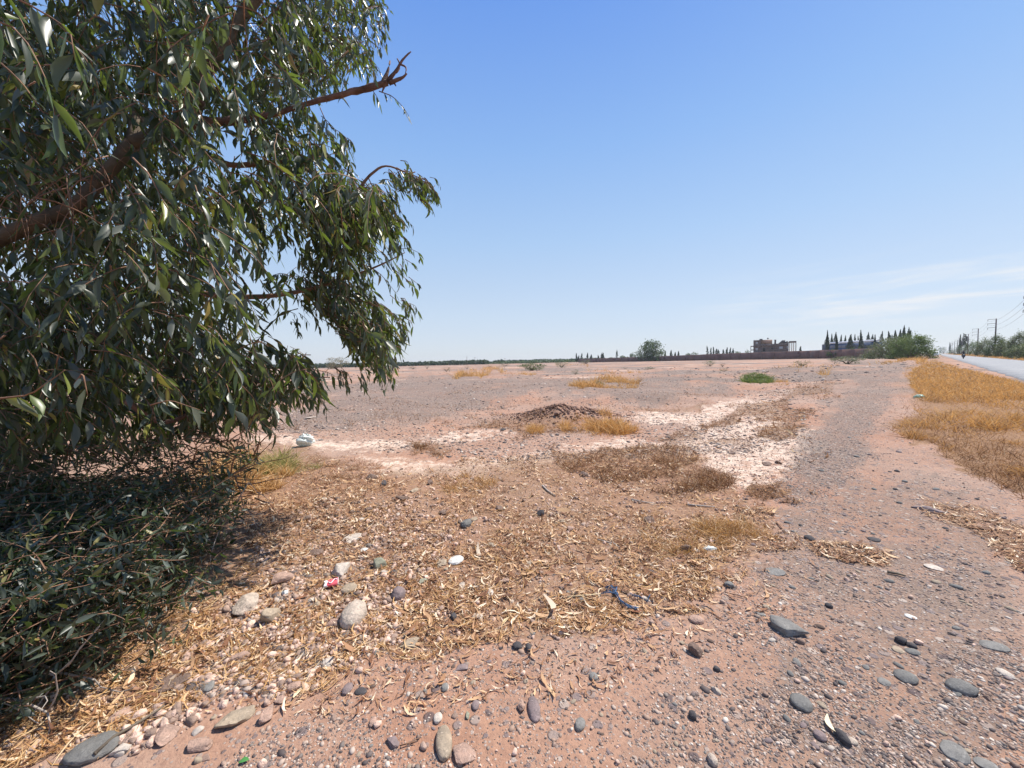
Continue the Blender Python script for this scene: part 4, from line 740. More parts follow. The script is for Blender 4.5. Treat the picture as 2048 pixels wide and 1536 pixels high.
M_BAG = leafmat('white_plastic', [(0, (.72, .78, .74)), (1, (.80, .84, .80))], .4, .3, (.8, .85, .82), .4)
bag = crumple(610, 889, 36, 22, M_BAG, 'plastic_bag', 'crumpled white plastic bag lying beyond the green grass at left', 'plastic bag', 3, .75, .7)
g0 = bag.location; mb = MB()
for sx_ in (-1, 1):
    pts = [Vector((sx_*.06, 0, .05)), Vector((sx_*.09, .02, .12)), Vector((sx_*.03, .02, .15)), Vector((0.01*sx_, 0, .06))]; mb.tube(pts, [.018, .012, .012, .014], 5, .5)
mb.build('handle', M_BAG, bag)
crumple(1838, 796, 20, 10, leafmat('mint_plastic', [(0, (.35, .62, .50)), (1, (.45, .72, .6))], .4, .3, (.4, .7, .55), .4), 'plastic_bag', 'mint green plastic bag at the left edge of the verge grass', 'plastic bag', 5, .45)
crumple(1420, 1098, 26, 12, M_BAG, 'crumpled_paper', 'crumpled white paper beside the dark brown block', 'litter', 8, .4); crumple(1395, 1100, 12, 8, M_BAG, 'paper_scrap', 'small white scrap between dark brown block and crumpled paper', 'litter', 12, .3)
crumple(514, 966, 16, 11, mat('pink_wrapper', (.72, .48, .45), .5), 'wrapper', 'pale pink crumpled wrapper in straw grass near the tree', 'litter', 15, .6)
crumple(485, 1180-3, 10, 6, mat('foil_paper', (.6, .6, .58), .5), 'paper_scrap', 'grey paper scrap behind the large pale rock', 'litter', 17, .3)
# crushed paper cup
g = G(664, 1174); cup = empty('paper_cup', (g[0], g[1], hz(g[0], g[1])+.022), 'crushed red and white paper cup beside the tan oval stone', 'cup', rz=.4)
M_RC = mat('red_cup_paper', (.62, .10, .12), .5, .12); M_WC = mat('white_cup_paper', (.80, .74, .72), .55, .06)
def cupring(x0, x1, r0, r1, off=0.):
    mb = MB(); n = 28; m_ = 8; vs = []
    for i in range(m_+1):
        t = i/m_; x = x0+(x1-x0)*t; r = (r0+(r1-r0)*t)+off
        for k in range(n):
            a = 2*PI*k/n; cr = 1-.55*max(0, math.sin(a))**3*(.7+.3*math.sin(9*x*20)); vs.append((x+.004*math.sin(3*a+x*90), math.cos(a)*r*1.15, math.sin(a)*r*.62*cr))
    return mb.add(vs, [(i*n+k, i*n+(k+1) % n, (i+1)*n+(k+1) % n, (i+1)*n+k) for i in range(m_) for k in range(n)])
cupring(-.042, .040, .028, .037).build('cup_body', M_RC, cup, True); cupring(-.046, -.028, .0275, .0295, .0012).build('base_band', M_WC, cup, True)
mb = MB(); mb.tube([Vector((-.02+.055*t, math.cos(1.9+.5*math.sin(6*t))*.038, math.sin(1.9+.5*math.sin(6*t))*.0165+.0035)) for t in np.linspace(0, 1, 14)], [.0032]*14, 5); mb.build('wave_stripe', M_WC, cup, True)
mb = MB(); mb.tube([Vector((.041, math.cos(a)*.043, math.sin(a)*.024*(1-.5*max(0, math.sin(a))**3))) for a in np.linspace(0, 2*PI, 25)], .0018, 5); mb.build('rim', M_WC, cup, True)
# bottle neck
g = G(571, 1196); bc_ = empty('bottle_cap', (g[0], g[1], hz(g[0], g[1])+.012), 'small whitish bottle cap lying between rocks left of the cup', 'bottle cap', rz=.5); mb = MB(); n = 24
pr = [(-.018, .010), (-.018, .0135), (-.004, .0135), (-.004, .0155), (0, .0155), (0, .0135), (.016, .0135), (.018, .012), (.018, .001)]
mb.add([(x, math.cos(2*PI*k/n)*r*(1+.04*(k % 2)), math.sin(2*PI*k/n)*r*(1+.04*(k % 2))) for x, r in pr for k in range(n)], [(i*n+k, i*n+(k+1) % n, (i+1)*n+(k+1) % n, (i+1)*n+k) for i in range(len(pr)-1) for k in range(n)]); mb.build('cap_body', mat('cap_plastic', (.66, .66, .62), .45, .1), bc_)
# blue plastic twine
M_TW = mat('blue_twine', (.055, .12, .22), .45, .4, 40, island=.5); g = G(1255, 1205); tz_ = hz(g[0], g[1]); mb = MB()
for path, nn_ in (([(1212, 1185), (1222, 1182), (1232, 1196), (1240, 1210), (1258, 1222), (1275, 1227)], 7), ([(1203, 1195), (1218, 1192), (1232, 1196)], 4), ([(1262, 1199), (1280, 1202), (1295, 1210), (1300, 1200)], 4), ([(1224, 1182), (1232, 1186), (1228, 1194), (1236, 1199)], 4)):
    for k in range(nn_):
        Pp = [G(a+random.uniform(-3, 3), b+random.uniform(-2, 2)) for a, b in path]; mb.tube([Vector((q[0]-g[0], q[1]-g[1], hz(q[0], q[1])-tz_+random.uniform(.012, .03))) for q in Pp], random.uniform(.0012, .0024), 4)
o = mb.build('twine', M_TW); o.location = (g[0], g[1], tz_); tag(o, 'frayed blue plastic twine tangled in the yellow litter', 'twine')

# ------------------------------------------------------------------ bushes and trees of the plain
def quadleaf(k=1.): return np.array([(-.5, 0, 0), (0, -.28*k, .1), (.5, 0, 0), (0, .28*k, .1)]), np.array([(0, 1, 2, 3)])
def plantmat(name, stops, tr=.2, tc_=(.2, .3, .06)): return leafmat(name, stops, .6, tr, tc_, .2)
M_ACA = plantmat('acacia_leaf', [(0, (.10, .115, .055)), (.5, (.16, .175, .095)), (1, (.24, .245, .14))]); M_ACG = plantmat('fresh_acacia_leaf', [(0, (.075, .115, .03)), (.5, (.125, .175, .045)), (1, (.20, .25, .08))])
M_CYP = plantmat('cypress_leaf', [(0, (.018, .028, .018)), (.6, (.035, .05, .03)), (1, (.06, .075, .045))], .08); M_GREYB = plantmat('grey_bush_leaf', [(0, (.13, .14, .10)), (.5, (.19, .19, .13)), (1, (.29, .27, .19))])
M_DRYB = plantmat('dry_bush_leaf', [(0, (.17, .13, .08)), (.5, (.25, .19, .12)), (1, (.35, .28, .18))]); M_TREE = plantmat('tree_leaf', [(0, (.04, .065, .025)), (.5, (.07, .10, .04)), (1, (.12, .15, .07))]); M_TRK = mat('grey_trunk', (.16, .12, .09), .9, .3, 4, .4)
M_FARG = plantmat('grove_leaf', [(0, (.025, .04, .02)), (1, (.06, .08, .04))], .1)
def tree(name, px, base, wpx, hpx, Y, lm_, label, cat, kind='round', n=2500, ls=None, group=None, xy=None, dims=None):
    if xy is None: x_ = W(px, base, Y); xy = (x_[0], x_[1])
    wd, ht = (wpx*Y/FPX, hpx*Y/FPX) if dims is None else dims
    root = empty(name, (xy[0], xy[1], hz(*xy)), label, cat, group); tk = MB(); lf = MB(); sd_ = random.random()*50
    if kind == 'cypress':
        t = rng.random(n)**.8; a = rng.uniform(0, 2*PI, n); lob = 1+.35*np.sin(a*3+t*9+sd_)
        r = wd*.5*np.sin(np.clip(t*.93+.07, 0, 1)*PI)**.55*(1-t**2.2*.75)*lob*rng.uniform(.3, 1, n)**.5
        bend = wd*.25*t**3; p = np.stack([np.cos(a)*r+bend*math.cos(sd_), np.sin(a)*r, t*ht*rng.uniform(.93, 1.03, n)+.05*ht], -1); tk.tube([(0, 0, 0), (0, 0, ht*.4), (0, 0, ht*.9)], [wd*.09, wd*.06, .02], 6)
        M = rotmats(n, .5); M = M @ np.array([[0, 0, 1], [0, 1, 0], [-1, 0, 0]]); sz = (ls or wd*.16)*rng.uniform(.6, 1.5, n)
    else:
        th0 = {'dome': .03, 'round': .12, 'acacia': .06, 'bush': 0., 'thin': .25}[kind]; tk_h = ht*.55; nb = 9 if kind != 'bush' else 6
        ends = []
        for k in range(nb):
            a = 2*PI*k/nb+random.uniform(-.3, .3); e = Vector((math.cos(a)*wd*.36, math.sin(a)*wd*.36, ht*random.uniform(.45, .8))); mid_ = Vector((e.x*.4, e.y*.4, ht*.3)); b0 = max(.02, wd*.022)
            tk.tube([(e.x*.03, e.y*.03, -.05), tuple(mid_), tuple(e)], [b0, b0*.6, b0*.15], 5, .2)
        # clumps give the outline lumps and gaps
        nc = {'dome': 75, 'round': 46, 'acacia': 60, 'bush': 26, 'thin': 22}[kind]; cc = []
        while len(cc) < nc:
            q = rng.uniform(-1, 1, 3)
            if q@q > 1 or q@q < (.4 if kind == 'dome' else .12): continue
            z = abs(q[2]) if kind == 'dome' else .5+.5*q[2]
            if kind == 'acacia': z = z**.75; q[:2] *= (.75+.4*z)/max(1, 1.05)
            cc.append((q[0]*wd*.45, q[1]*wd*.45, ht*(th0+(1-th0)*z*.93)))
        cc = np.array(cc); ci = rng.integers(0, nc, n); sg = np.array([wd*.075, wd*.075, ht*.05 if kind == 'acacia' else ht*.075]); cs = rng.uniform(.6, 1.3, nc)
        p = cc[ci]+rng.normal(size=(n, 3))*sg*cs[ci][:, None]; p[:, 2] = np.abs(p[:, 2]); M = rotmats(n, .8 if kind == 'acacia' else PI); sz = (ls or wd*.035)*rng.uniform(.6, 1.5, n)
    tk.build('trunk', M_TRK, root); lf.inst(*quadleaf(), scl(M, sz), p); lf.build('crown', lm_, root); return root
# shrubs on the open plain (pixel base gives the place)
def bush(px, base, wp, hp, m_, label, n=700, kind='bush', name='bush', cat='bush', ls=None):
    g = G(px, base); tree(name, px, base, wp, hp, float(g[1]), m_, label, cat, kind, n, ls, xy=(float(g[0]), float(g[1])))
bush(1420, 731.5, 26, 12, M_ACA, 'olive bush in front of the wall, left of two small dark ones'); bush(1445, 732, 14, 7, M_CYP, 'tiny dark bush right of the olive bush by the wall', 400); bush(1448, 745, 22, 9, M_GREYB, 'small grey bush nearer than the wall bushes', 500)
bush(1604, 733, 36, 13, M_DRYB, 'brownish bush on the plain right of the house', 800); bush(1695, 730, 54, 17, M_GREYB, 'wide wispy grey bush left of the acacias', 1500); bush(1064, 741, 54, 16, M_ACA, 'low spreading olive bush behind the long orange grass', 1500)
bush(1123, 734, 30, 13, M_ACA, 'olive bush near the far end of the wall', 700); bush(1151, 751, 20, 11, M_GREYB, 'small grey bush between the two orange grass patches', 700); bush(1196, 774, 25, 13, M_ACA, 'small green bush inside the orange grass patch', 900, ls=.045)
bush(1297, 737, 26, 9, M_GREYB, 'small grey bush below the round tree'); bush(854, 738, 12, 12, M_ACA, 'narrow green bush left in the far plain', 400); bush(893, 743, 20, 9, M_DRYB, 'low dry bush right of the narrow green bush', 500); bush(934, 739, 12, 7, M_DRYB, 'tiny dry bush above the long orange grass', 300)
bush(1172, 727.5, 26, 8, M_GREYB, 'faint grey bush at the far left end of the wall', 500); bush(826, 738, 18, 8, M_DRYB, 'dry bush just right of the hanging leaves', 400); bush(672, 738, 46, 24, M_DRYB, 'big domed dry bush on the mound beyond the hanging leaves', 1800)
bush(980, 735, 14, 5, M_DRYB, 'low far dry bush left of centre', 250); bush(1010, 733, 22, 6, M_GREYB, 'low far grey bush left of centre', 300); bush(1372, 735, 12, 5, M_DRYB, 'tiny dry tuft below the middle of the wall', 200); bush(1250, 736, 14, 5, M_DRYB, 'dry tuft left below the round tree', 200)
bush(1510, 762, 46, 17, M_BRIGHT, 'bright green bush at the heart of the green plant', 1300, ls=.06); bush(575, 738, 30, 8, M_GREYB, 'far grey bush glimpsed through the sky gap in the tree', 400)
# tall roadside acacias in the middle distance
tree('acacia_tree', 1783, 718, 84, 47, 118., M_ACA, 'grey-green spreading acacia at the end of the track', 'tree', 'dome', 11500, .30)
tree('acacia_tree', 1820, 718, 72, 52, 108., M_ACG, 'fresh green acacia nearest the road, right of the grey-green one', 'tree', 'dome', 11500, .28)
tree('round_tree', 1301, 722, 58, 42, 300., M_TREE, 'round dark tree standing alone behind the wall', 'tree', 'dome', 3600, 1.1)
for px, tp, wp, Y, k_, lb in ((1175, 716, 8, 420, 'round', 'far tree above the left end of the wall'), (1222, 712, 14, 400, 'round', 'low far tree left of the thin cypress'), (1246, 708, 16, 390, 'round', 'far rounded tree left of the spiky tree'), (1267, 700, 16, 380, 'thin', 'spiky far tree left of the round dark tree'),
                       (1377, 700, 14, 330, 'round', 'first of two low far trees right of the round dark tree'), (1390, 700, 16, 330, 'round', 'second of two low far trees right of the round dark tree'), (1476, 698, 18, 300, 'thin', 'pale wispy tree left of the house'), (1494, 696, 14, 290, 'round', 'olive tree touching the left of the house'),
                       (1610, 700, 8, 280, 'round', 'small far tree right of the house'), (1622, 701, 10, 280, 'round', 'low far tree between house and blue building')):
    tree('far_tree', px, 716, wp, (730-.0222*(px-800)-tp)*1.0, float(Y), M_TREE, lb, 'tree', k_, 420, wp*Y/FPX*.11)
cyp = [(1153, 708), (1157, 712), (1163, 708), (1175, 707), (1182, 710), (1197, 711), (1203, 707), (1206, 707), (1234, 701), (1330, 703), (1342, 702), (1350, 706), (1357, 704), (1415, 694), (1421, 697), (1427, 695), (1432, 699), (1437, 700), (1447, 700), (1453, 697), (1460, 697), (1466, 699), (1600, 694)]
for i_, (px, tp) in enumerate(cyp):
    Y = 400. if px < 1250 else 340.; hor = 721.5-.0222*(px-1170); tree('far_cypress', px, 716, random.uniform(4, 6.5), hor-tp+1.55*FPX/Y, Y, M_CYP, 'thin dark far cypress poking above the long wall', 'cypress', 'cypress', 160, 1.1, 'far cypresses above the wall')
# cypresses before the blue building
C2 = [(1651, 674, 8), (1654.5, 665, 6), (1663, 671, 8), (1669, 667, 9), (1673, 672, 6), (1681, 673, 9), (1689, 674, 8), (1699, 672, 12), (1709, 672, 8), (1716, 675, 6), (1721, 664.5, 7), (1735, 668, 10), (1743, 672, 10), (1749, 673, 6), (1761, 666.5, 11), (1778, 666, 10), (1783, 673, 7), (1790, 664, 10), (1799, 663, 9), (1804, 658, 8), (1808, 656, 8), (1814, 659.5, 9), (1818, 664, 9)]
CL2 = ['leftmost short cypress before the blue building', 'tall slim cypress second from the left', 'cypress leaning right, third from left', 'bushy bent-topped cypress before the blue building', 'slim short cypress beside the bent-topped one', 'squat cypress before the blue roofline, left half', 'squat rounded cypress right of another squat one',
       'wide cone-shaped cypress before the blue facade', 'cypress right of the wide cone-shaped one', 'short slim cypress left of the tallest slim one', 'tallest slim cypress in the middle of the row', 'broad cypress right of the middle', 'loose cypress beside the broad one', 'small slim cypress before the blue building end', 'broad cone cypress left of the acacia tops', 'pointed cypress above the acacia',
       'small cypress between two pointed ones', 'pointed cypress left of the cypress clump', 'left flank cypress of the tall clump', 'tall cypress left in the clump', 'highest cypress of the right-hand clump', 'bent cypress right in the clump', 'right end cypress of the clump']
for i_, ((px, tp, wp), lb) in enumerate(zip(C2, CL2)):
    Y = 236. if (px < 1762 and i_ % 3 != 1) else 192.; hor = 721.5-.0222*(px-1170); tree('cypress', px, 716, wp*random.uniform(.75, 1.15), hor-tp+1.55*FPX/Y, Y+random.uniform(-4, 4), M_CYP, lb, 'cypress', 'cypress', 1000, .5)
for px, wp, tp, lb in ((1700, 16, 697, 'round bush before the blue building, left'), (1708, 14, 695, 'round bush before the blue building, middle'), (1720, 14, 694, 'round bush before the blue building, right'), (1665, 20, 698, 'dark bush at the left end of the blue building')):
    tree('garden_bush', px, 716, wp, 712-tp+6, 184., M_TREE, lb, 'bush', 'bush', 500, .45)
# trees on the far side of the road
def rtree(px, t, top, wpx, m_, lb, kind='dome', n=3500, ls=None, cat='tree', name='roadside_tree', side=1):
    """a tree t metres right of the road line, at the distance where it shows at column px"""
    d = ray(px, 706); a = DD[0]*d[1]-DD[1]*d[0]; b_ = NN[0]*d[1]-NN[1]*d[0]; s = -t*b_/a; q = ST(s, t); Y = q[1]; hor = 721.5-.0222*(px-1170)
    h_ = (hor-top)*Y/FPX+1.55; w_ = wpx*Y/FPX*.75; tree(name, 0, 0, 0, 0, 0, m_, lb, cat, kind, n, ls or .033*FPX/FPX*w_*1.2, None, (float(q[0]), float(q[1])), (w_, h_))
rtree(2075, 13, 672, 70, M_ACA, 'grey-green acacia cut by the right frame edge across the road', n=6000); rtree(2040, 14.5, 664, 56, M_ACA, 'tallest pale acacia near the right frame edge', n=7000); rtree(2044, 11.8, 690, 60, M_ACA, 'low acacia at the verge near the right frame edge', n=5000)
rtree(2012, 12.6, 674, 46, M_ACA, 'grey-green acacia between the right edge and the nearest pole', n=6000); rtree(1992, 12, 669, 44, M_TREE, 'dark acacia hiding the foot of the nearest pole', n=7000); rtree(1972, 12.5, 674, 40, M_ACA, 'acacia left of the nearest pole', n=6000)
rtree(1952, 12, 680, 34, M_ACG, 'fresh green roadside tree right of the motorcyclist', n=4500); rtree(1940, 14, 678, 26, M_TREE, 'dark mixed roadside tree behind the fresh green one', n=3500); rtree(1919, 15, 672, 5, M_CYP, 'dark roadside cypress beside the third pole', 'cypress', 2200, .6, 'cypress', 'cypress'); rtree(1929, 15, 668, 15, M_CYP, 'ragged dark conifer behind the roadside cypress', 'thin', 1500, .6)
rtree(1915, 14.5, 684, 12, M_TREE, 'low dark tree behind the motorcyclist', n=1800); rtree(1922, 12.5, 690, 26, M_TREE, 'low shaded bush mass right behind the motorcyclist', n=2600); rtree(1901, 12.2, 699, 14, M_ACG, 'small light green bush far down the road', 'bush', 1400); rtree(1906, 15, 694, 14, M_TREE, 'far roadside tree by the fifth pole', n=1400)
rtree(1887, 14, 692, 16, M_TREE, 'dark far tree left of the sixth pole', n=1800); rtree(1877, 14, 699, 12, M_TREE, 'farthest roadside tree before the road vanishes', n=1200); rtree(1881, 16, 694, 5, M_CYP, 'thin far cypress at the road end', 'cypress', 600, .9, 'cypress', 'cypress'); rtree(1899.5, 17, 686, 4, M_CYP, 'tall far cypress by the fifth pole', 'cypress', 800, .8, 'cypress', 'cypress')
rtree(1859, -4, 698, 10, M_TREE, 'very distant tree at the road end, left side', n=900)
# distant orchard and horizon woods
def band(name, x0, x1, Y, h, n, m_, lb, ls):
    x = rng.uniform(x0, x1, n); y = Y+rng.uniform(0, 40, n); hh = h*(.75+.35*fbm(x/9, y/9, 77, 3)*2); z = rng.uniform(0, 1, n)**.7*hh
    mb = MB(); mb.inst(*quadleaf(1.6), scl(rotmats(n), ls*rng.uniform(.6, 1.4, n)), np.stack([x, y, z], -1)); tag(mb.build(name, m_), lb, 'trees', None, 'stuff')
band('orchard', -520, -26, 420, 5.6, 15000, M_FARG, 'long dark green orchard edge along the left horizon', 2.2); band('far_shrubs', -60, 90, 480, 3.6, 3500, M_TREE, 'pale low tree band on the horizon at centre', 2.0)
band('far_wood', -30, 330, 620, 6.5, 7000, M_FARG, 'hazy dark tree line on the horizon behind the wall', 2.6); band('far_bush_line', -1000, -450, 560, 6, 6000, M_FARG, 'dark tree line on the far left horizon behind the leaves', 3)

# ------------------------------------------------------------------ wall, house, blue building
def brick_mat(name, a, b_, sc):
    m, n, b = newmat(name); t = n.nodes.new('ShaderNodeTexBrick'); t.inputs['Scale'].default_value = sc; t.inputs['Color1'].default_value = (*a, 1); t.inputs['Color2'].default_value = (*b_, 1); t.inputs['Mortar'].default_value = (.15, .11, .10, 1); t.inputs['Mortar Size'].default_value = .015
    tc_ = n.nodes.new('ShaderNodeTexCoord'); mp_ = n.nodes.new('ShaderNodeMapping'); mp_.inputs['Rotation'].default_value = (PI/2, 0, 0); n.links.new(tc_.outputs['Object'], mp_.inputs['Vector']); n.links.new(mp_.outputs[0], t.inputs['Vector'])
    c = mix(n, mrange(n, noise(n, .25, 5), .35, .65, 0, .5), t.outputs[0], tuple(x*.75 for x in a)); n.links.new(c, b.inputs['Base Color']); b.inputs['Roughness'].default_value = .95; return m
M_WALL = brick_mat('rammed_earth', (.19, .10, .08), (.235, .13, .10), .6)
def A2(px, Y): q = W(px, 716, Y); return Vector((q[0], q[1], 0))
wp_ = [(1158, 352., 3.2), (1300, 300., 3.6), (1480, 238., 4.2), (1600, 204., 4.2), (1765, 160., 4.0)]
o0 = A2(wp_[2][0], wp_[2][1]); mb = MB(); up = MB()
wallr = empty('perimeter_wall', o0, 'long brown-red earth wall crossing the plain', 'wall')
for k in range(len(wp_)-1):
    a, b_ = A2(wp_[k][0], wp_[k][1])-o0, A2(wp_[k+1][0], wp_[k+1][1])-o0; h0, h1 = wp_[k][2], wp_[k+1][2]; L = (b_-a).length; d = (b_-a)/L; nrm = Vector((d.y, -d.x, 0))*.22; m_ = int(L/6)
    for i_ in range(m_):
        p0, p1 = a+d*L*i_/m_, a+d*L*(i_+1)/m_-d*.02; z0 = h0+(h1-h0)*i_/m_; z1 = h0+(h1-h0)*(i_+1)/m_; st_ = .06*(i_ % 3)
        v = [p0-nrm, p0+nrm, p1+nrm, p1-nrm]; vs = [(q.x, q.y, -.6) for q in v]+[(v[0].x, v[0].y, z0+st_), (v[1].x, v[1].y, z0+st_), (v[2].x, v[2].y, z1+st_), (v[3].x, v[3].y, z1+st_)]
        mb.add(vs, [(0, 3, 2, 1), (4, 5, 6, 7), (0, 1, 5, 4), (1, 2, 6, 5), (2, 3, 7, 6), (3, 0, 4, 7)])
        if i_ % 3 == 0: up.box((p0.x+nrm.x*.9, p0.y+nrm.y*.9, z0/2-.2), (.5, .5, z0+.1), math.atan2(d.y, d.x))
mb.build('wall_panel', M_WALL, wallr); up.build('pilasters', M_WALL, wallr)

YH = 250.; ax = ray(1548, 714); azh = math.atan2(ax[0], ax[1]); ku = YH*math.cos(azh)/FPX; kz = YH/FPX
def hx(px): return (px-1548)*ku
def hzz(py, px=1548): return (713.1-py)*kz+1.55
hp_ = W(1548, 713, YH); house = empty('house', (hp_[0], hp_[1], 0), 'unfinished grey-brown two-storey house behind the wall', 'house', rz=-azh)
M_RENDER = mat('grey_brown_render', (.15, .115, .098), .9, .15, .5); M_PEACH = mat('peach_render', (.48, .30, .20), .9, .1, .5); M_FR = mat('window_frame_white', (.62, .62, .62), .6, .05); M_GL = mat('window_glass', (.05, .055, .06), .15, .1, 2, 0, .6); M_DK = mat('dark_opening', (.03, .03, .03), .9); M_BLK = mat('dark_grey_metal', (.06, .06, .065), .6)
def wall_open(mb, x0, x1, z0, z1, y, th, ops):
    """front wall slab with real openings"""
    xs = sorted({x0, x1, *[o_[0] for o_ in ops], *[o_[1] for o_ in ops]}); zs = sorted({z0, z1, *[o_[2] for o_ in ops], *[o_[3] for o_ in ops]})
    for a, b_ in zip(xs, xs[1:]):
        for c_, d_ in zip(zs, zs[1:]):
            if not any(a >= q[0]-1e-6 and b_ <= q[1]+1e-6 and c_ >= q[2]-1e-6 and d_ <= q[3]+1e-6 for q in ops): mb.box(((a+b_)/2, y+th/2, (c_+d_)/2), (b_-a, th, d_-c_))
f1, f2 = hzz(687.5), hzz(679)
W1 = [(hx(1510), hx(1515.2), hzz(687), hzz(682.6)), (hx(1510), hx(1515.2), hzz(699.5), hzz(695)), (hx(1525), hx(1530), hzz(702.5), hzz(695.5)), (hx(1542), hx(1547), hzz(699), hzz(695)), (hx(1558), hx(1565), hzz(698.5), hzz(693.5)), (hx(1573), hx(1575), hzz(698), hzz(693.5))]
mb = MB(); wall_open(mb, hx(1505.5), hx(1521), 0, f2, 0, .3, W1[:2]); wall_open(mb, hx(1521)+.004, hx(1576.5), 0, f1, .004, .3, W1[2:])
mb.box((hx(1505.5)+.15, 6, f2/2), (.3, 11.4, f2)); mb.box((hx(1521)-.2, 6, f2/2+f1/2), (.3, 11.2, f2-f1)); mb.box((hx(1576.5)-.16, 6, f1/2), (.3, 11.2, f1)); mb.box((hx(1540), 12, f1/2), (hx(1576)-hx(1505.8), .3, f1))
mb.box((hx(1513), 6, f2-.3), (hx(1520.5)-hx(1506), 11.6, .25)); mb.box((hx(1549), 6, f1-.8), (hx(1576)-hx(1521.5), 11.4, .25)); mb.build('walls', M_RENDER, house)
mb = MB(); mb.box((hx(1532.5), 1.5, f1+(hzz(679)-f1)/2+.005), (hx(1544)-hx(1521.3), .25, hzz(679)-f1)); mb.box((hx(1544)-.13, 4, f1+1.2), (.25, 4.6, 2.4)); o = mb.build('terrace_wall', M_PEACH, house); o['label'] = 'peach painted terrace wall on the roof'
mb = MB(); mb.box((hx(1521), 1, f2+.35), (hx(1524.5)-hx(1518), 1.6, .7)); mb.build('roof_block', M_BLK, house)
mb = MB(); mb.box((hx(1550), 3, f1+1.1), (1.0, 1.0, 2.6)); mb.box((hx(1550), 3, f1+2.5), (1.3, 1.3, .2)); mb.build('chimney', M_RENDER, house)
mb = MB(); 
for i_, (a, b_, h_) in enumerate(((1557, 1559, .6), (1559, 1561, 1.1), (1561, 1563, 1.6), (1563, 1570, 2.1), (1570, 1572, 1.1), (1572, 1575, 1.5), (1575, 1577, .7))): mb.box(((hx(a)+hx(b_))/2, 5+.01*i_, f1+h_/2), (hx(b_)-hx(a)-.01, 3, h_))
mb.build('stair_tower', M_RENDER, house)
for q in W1[:2]+W1[4:5]+W1[3:4]+W1[5:]:
    fr = MB(); cx, cz, w_, h_ = (q[0]+q[1])/2, (q[2]+q[3])/2, q[1]-q[0], q[3]-q[2]
    for dx in (-w_/2+.06, 0, w_/2-.06): fr.box((cx+dx, .12, cz), (.12, .1, h_-.02))
    for dz in (-h_/2+.07, 0, h_/2-.07): fr.box((cx, .122, cz+dz), (w_-.02, .09, .12))
    pane_m = M_GL if q is W1[3] else mat('bright_pane', (.45, .48, .5), .3)
    fo = fr.build('window', M_FR if q is not W1[3] else M_BLK, house); mb = MB(); mb.box((cx, .2, cz), (w_-.04, .03, h_-.04)); mb.build('pane', pane_m, fo)
mb = MB(); q = W1[2]; mb.box(((q[0]+q[1])/2, .2, (q[2]+q[3])/2), (q[1]-q[0]-.02, .08, q[3]-q[2]-.02)); mb.build('door', M_DK, house)
mb = MB(); mb.box((hx(1502.5), 3, hzz(691)), (hx(1505.3)-hx(1499), 5, .5)); mb.box((hx(1500), .8, hzz(691)/2), (.35, .35, hzz(691)-.5)); mb.box((hx(1502.5), 3, hzz(698.5)), (hx(1505.3)-hx(1499), 5, .5)); mb.build('side_balcony', M_RENDER, house)
mb = MB(); mb.box((hx(1583.9), 4, hzz(685)), (hx(1591)-hx(1576.8), 8, .9)); mb.build('porch_roof', M_RENDER, house)
for px in (1578.5, 1582.5, 1586.2, 1590.3):
    mb = MB(); h_ = hzz(685)-.46; mb.box((hx(px), .3, h_/2), (.42, .42, h_)); mb.build('column', M_PEACH if px < 1590 else M_RENDER, house)
mb = MB(); mb.box((hx(1584), .6, 1.8), (hx(1590.4)-hx(1577), .2, 3.6)); mb.build('porch_parapet', M_RENDER, house)
mb = MB(); mb.tube([(hx(1534), 4, f2-.2), (hx(1534), 4, f2+.9)], .05, 6); mb.tube([(hx(1534), 4, f2+.7), (hx(1534)+.1, 3.9, f2+.8), (hx(1534)+.35, 3.7, f2+1.0)], [.1, .45, .6], 12); mb.build('dish_antenna', M_BLK, house)

YB = 212.; ax = ray(1706, 712); azb = math.atan2(ax[0], ax[1]); ku = YB*math.cos(azb)/FPX; kz = YB/FPX; hp_ = W(1706, 709.6, YB)
bx = lambda px: (px-1706)*ku
bz = lambda py, px=1706: (709.6-.0222*(px-1706)-py)*kz+1.55
blue = empty('blue_building', (hp_[0], hp_[1], 0), 'long low blue and grey building behind the cypresses', 'building', rz=-azb)
M_BLUE = mat('blue_cladding', (.045, .085, .19), .5, .15, .3); M_WROOF = mat('white_roof', (.85, .85, .85), .6, .04); M_DG = mat('dark_grey_wall', (.11, .11, .12), .9, .2, .4)
def prism(mb, px0, px1, t0, t1, z0, y0, y1):
    a, b_ = bx(px0), bx(px1); zt0, zt1 = bz(t0, px0), bz(t1, px1)
    mb.add([(a, y0, z0), (b_, y0, z0), (b_, y1, z0), (a, y1, z0), (a, y0, zt0), (b_, y0, zt1), (b_, y1, zt1), (a, y1, zt0)], [(0, 3, 2, 1), (4, 5, 6, 7), (0, 1, 5, 4), (1, 2, 6, 5), (2, 3, 7, 6), (3, 0, 4, 7)]); return mb
prism(MB(), 1657, 1752, 687.5, 683.6, 0, 0, 14).build('facade', M_BLUE, blue); prism(MB(), 1752.1, 1762, 683.8, 686.5, 0, .4, 14).build('end_wall', M_BLUE, blue); prism(MB(), 1641, 1656.9, 688.2, 687.6, 0, .3, 12).build('annex', M_DG, blue)
mb = MB(); a, b_ = bx(1656.5), bx(1757); za, zb = bz(687.3, 1656), bz(683.2, 1757); mb.add([(a, -.6, za), (b_, -.6, zb), (b_, 14.5, zb+.5), (a, 14.5, za+.5), (a, -.6, za+.8), (b_, -.6, zb+.9), (b_, 14.5, zb+1.4), (a, 14.5, za+1.3)], [(0, 3, 2, 1), (4, 5, 6, 7), (0, 1, 5, 4), (1, 2, 6, 5), (2, 3, 7, 6), (3, 0, 4, 7)]); mb.build('roof', M_WROOF, blue)
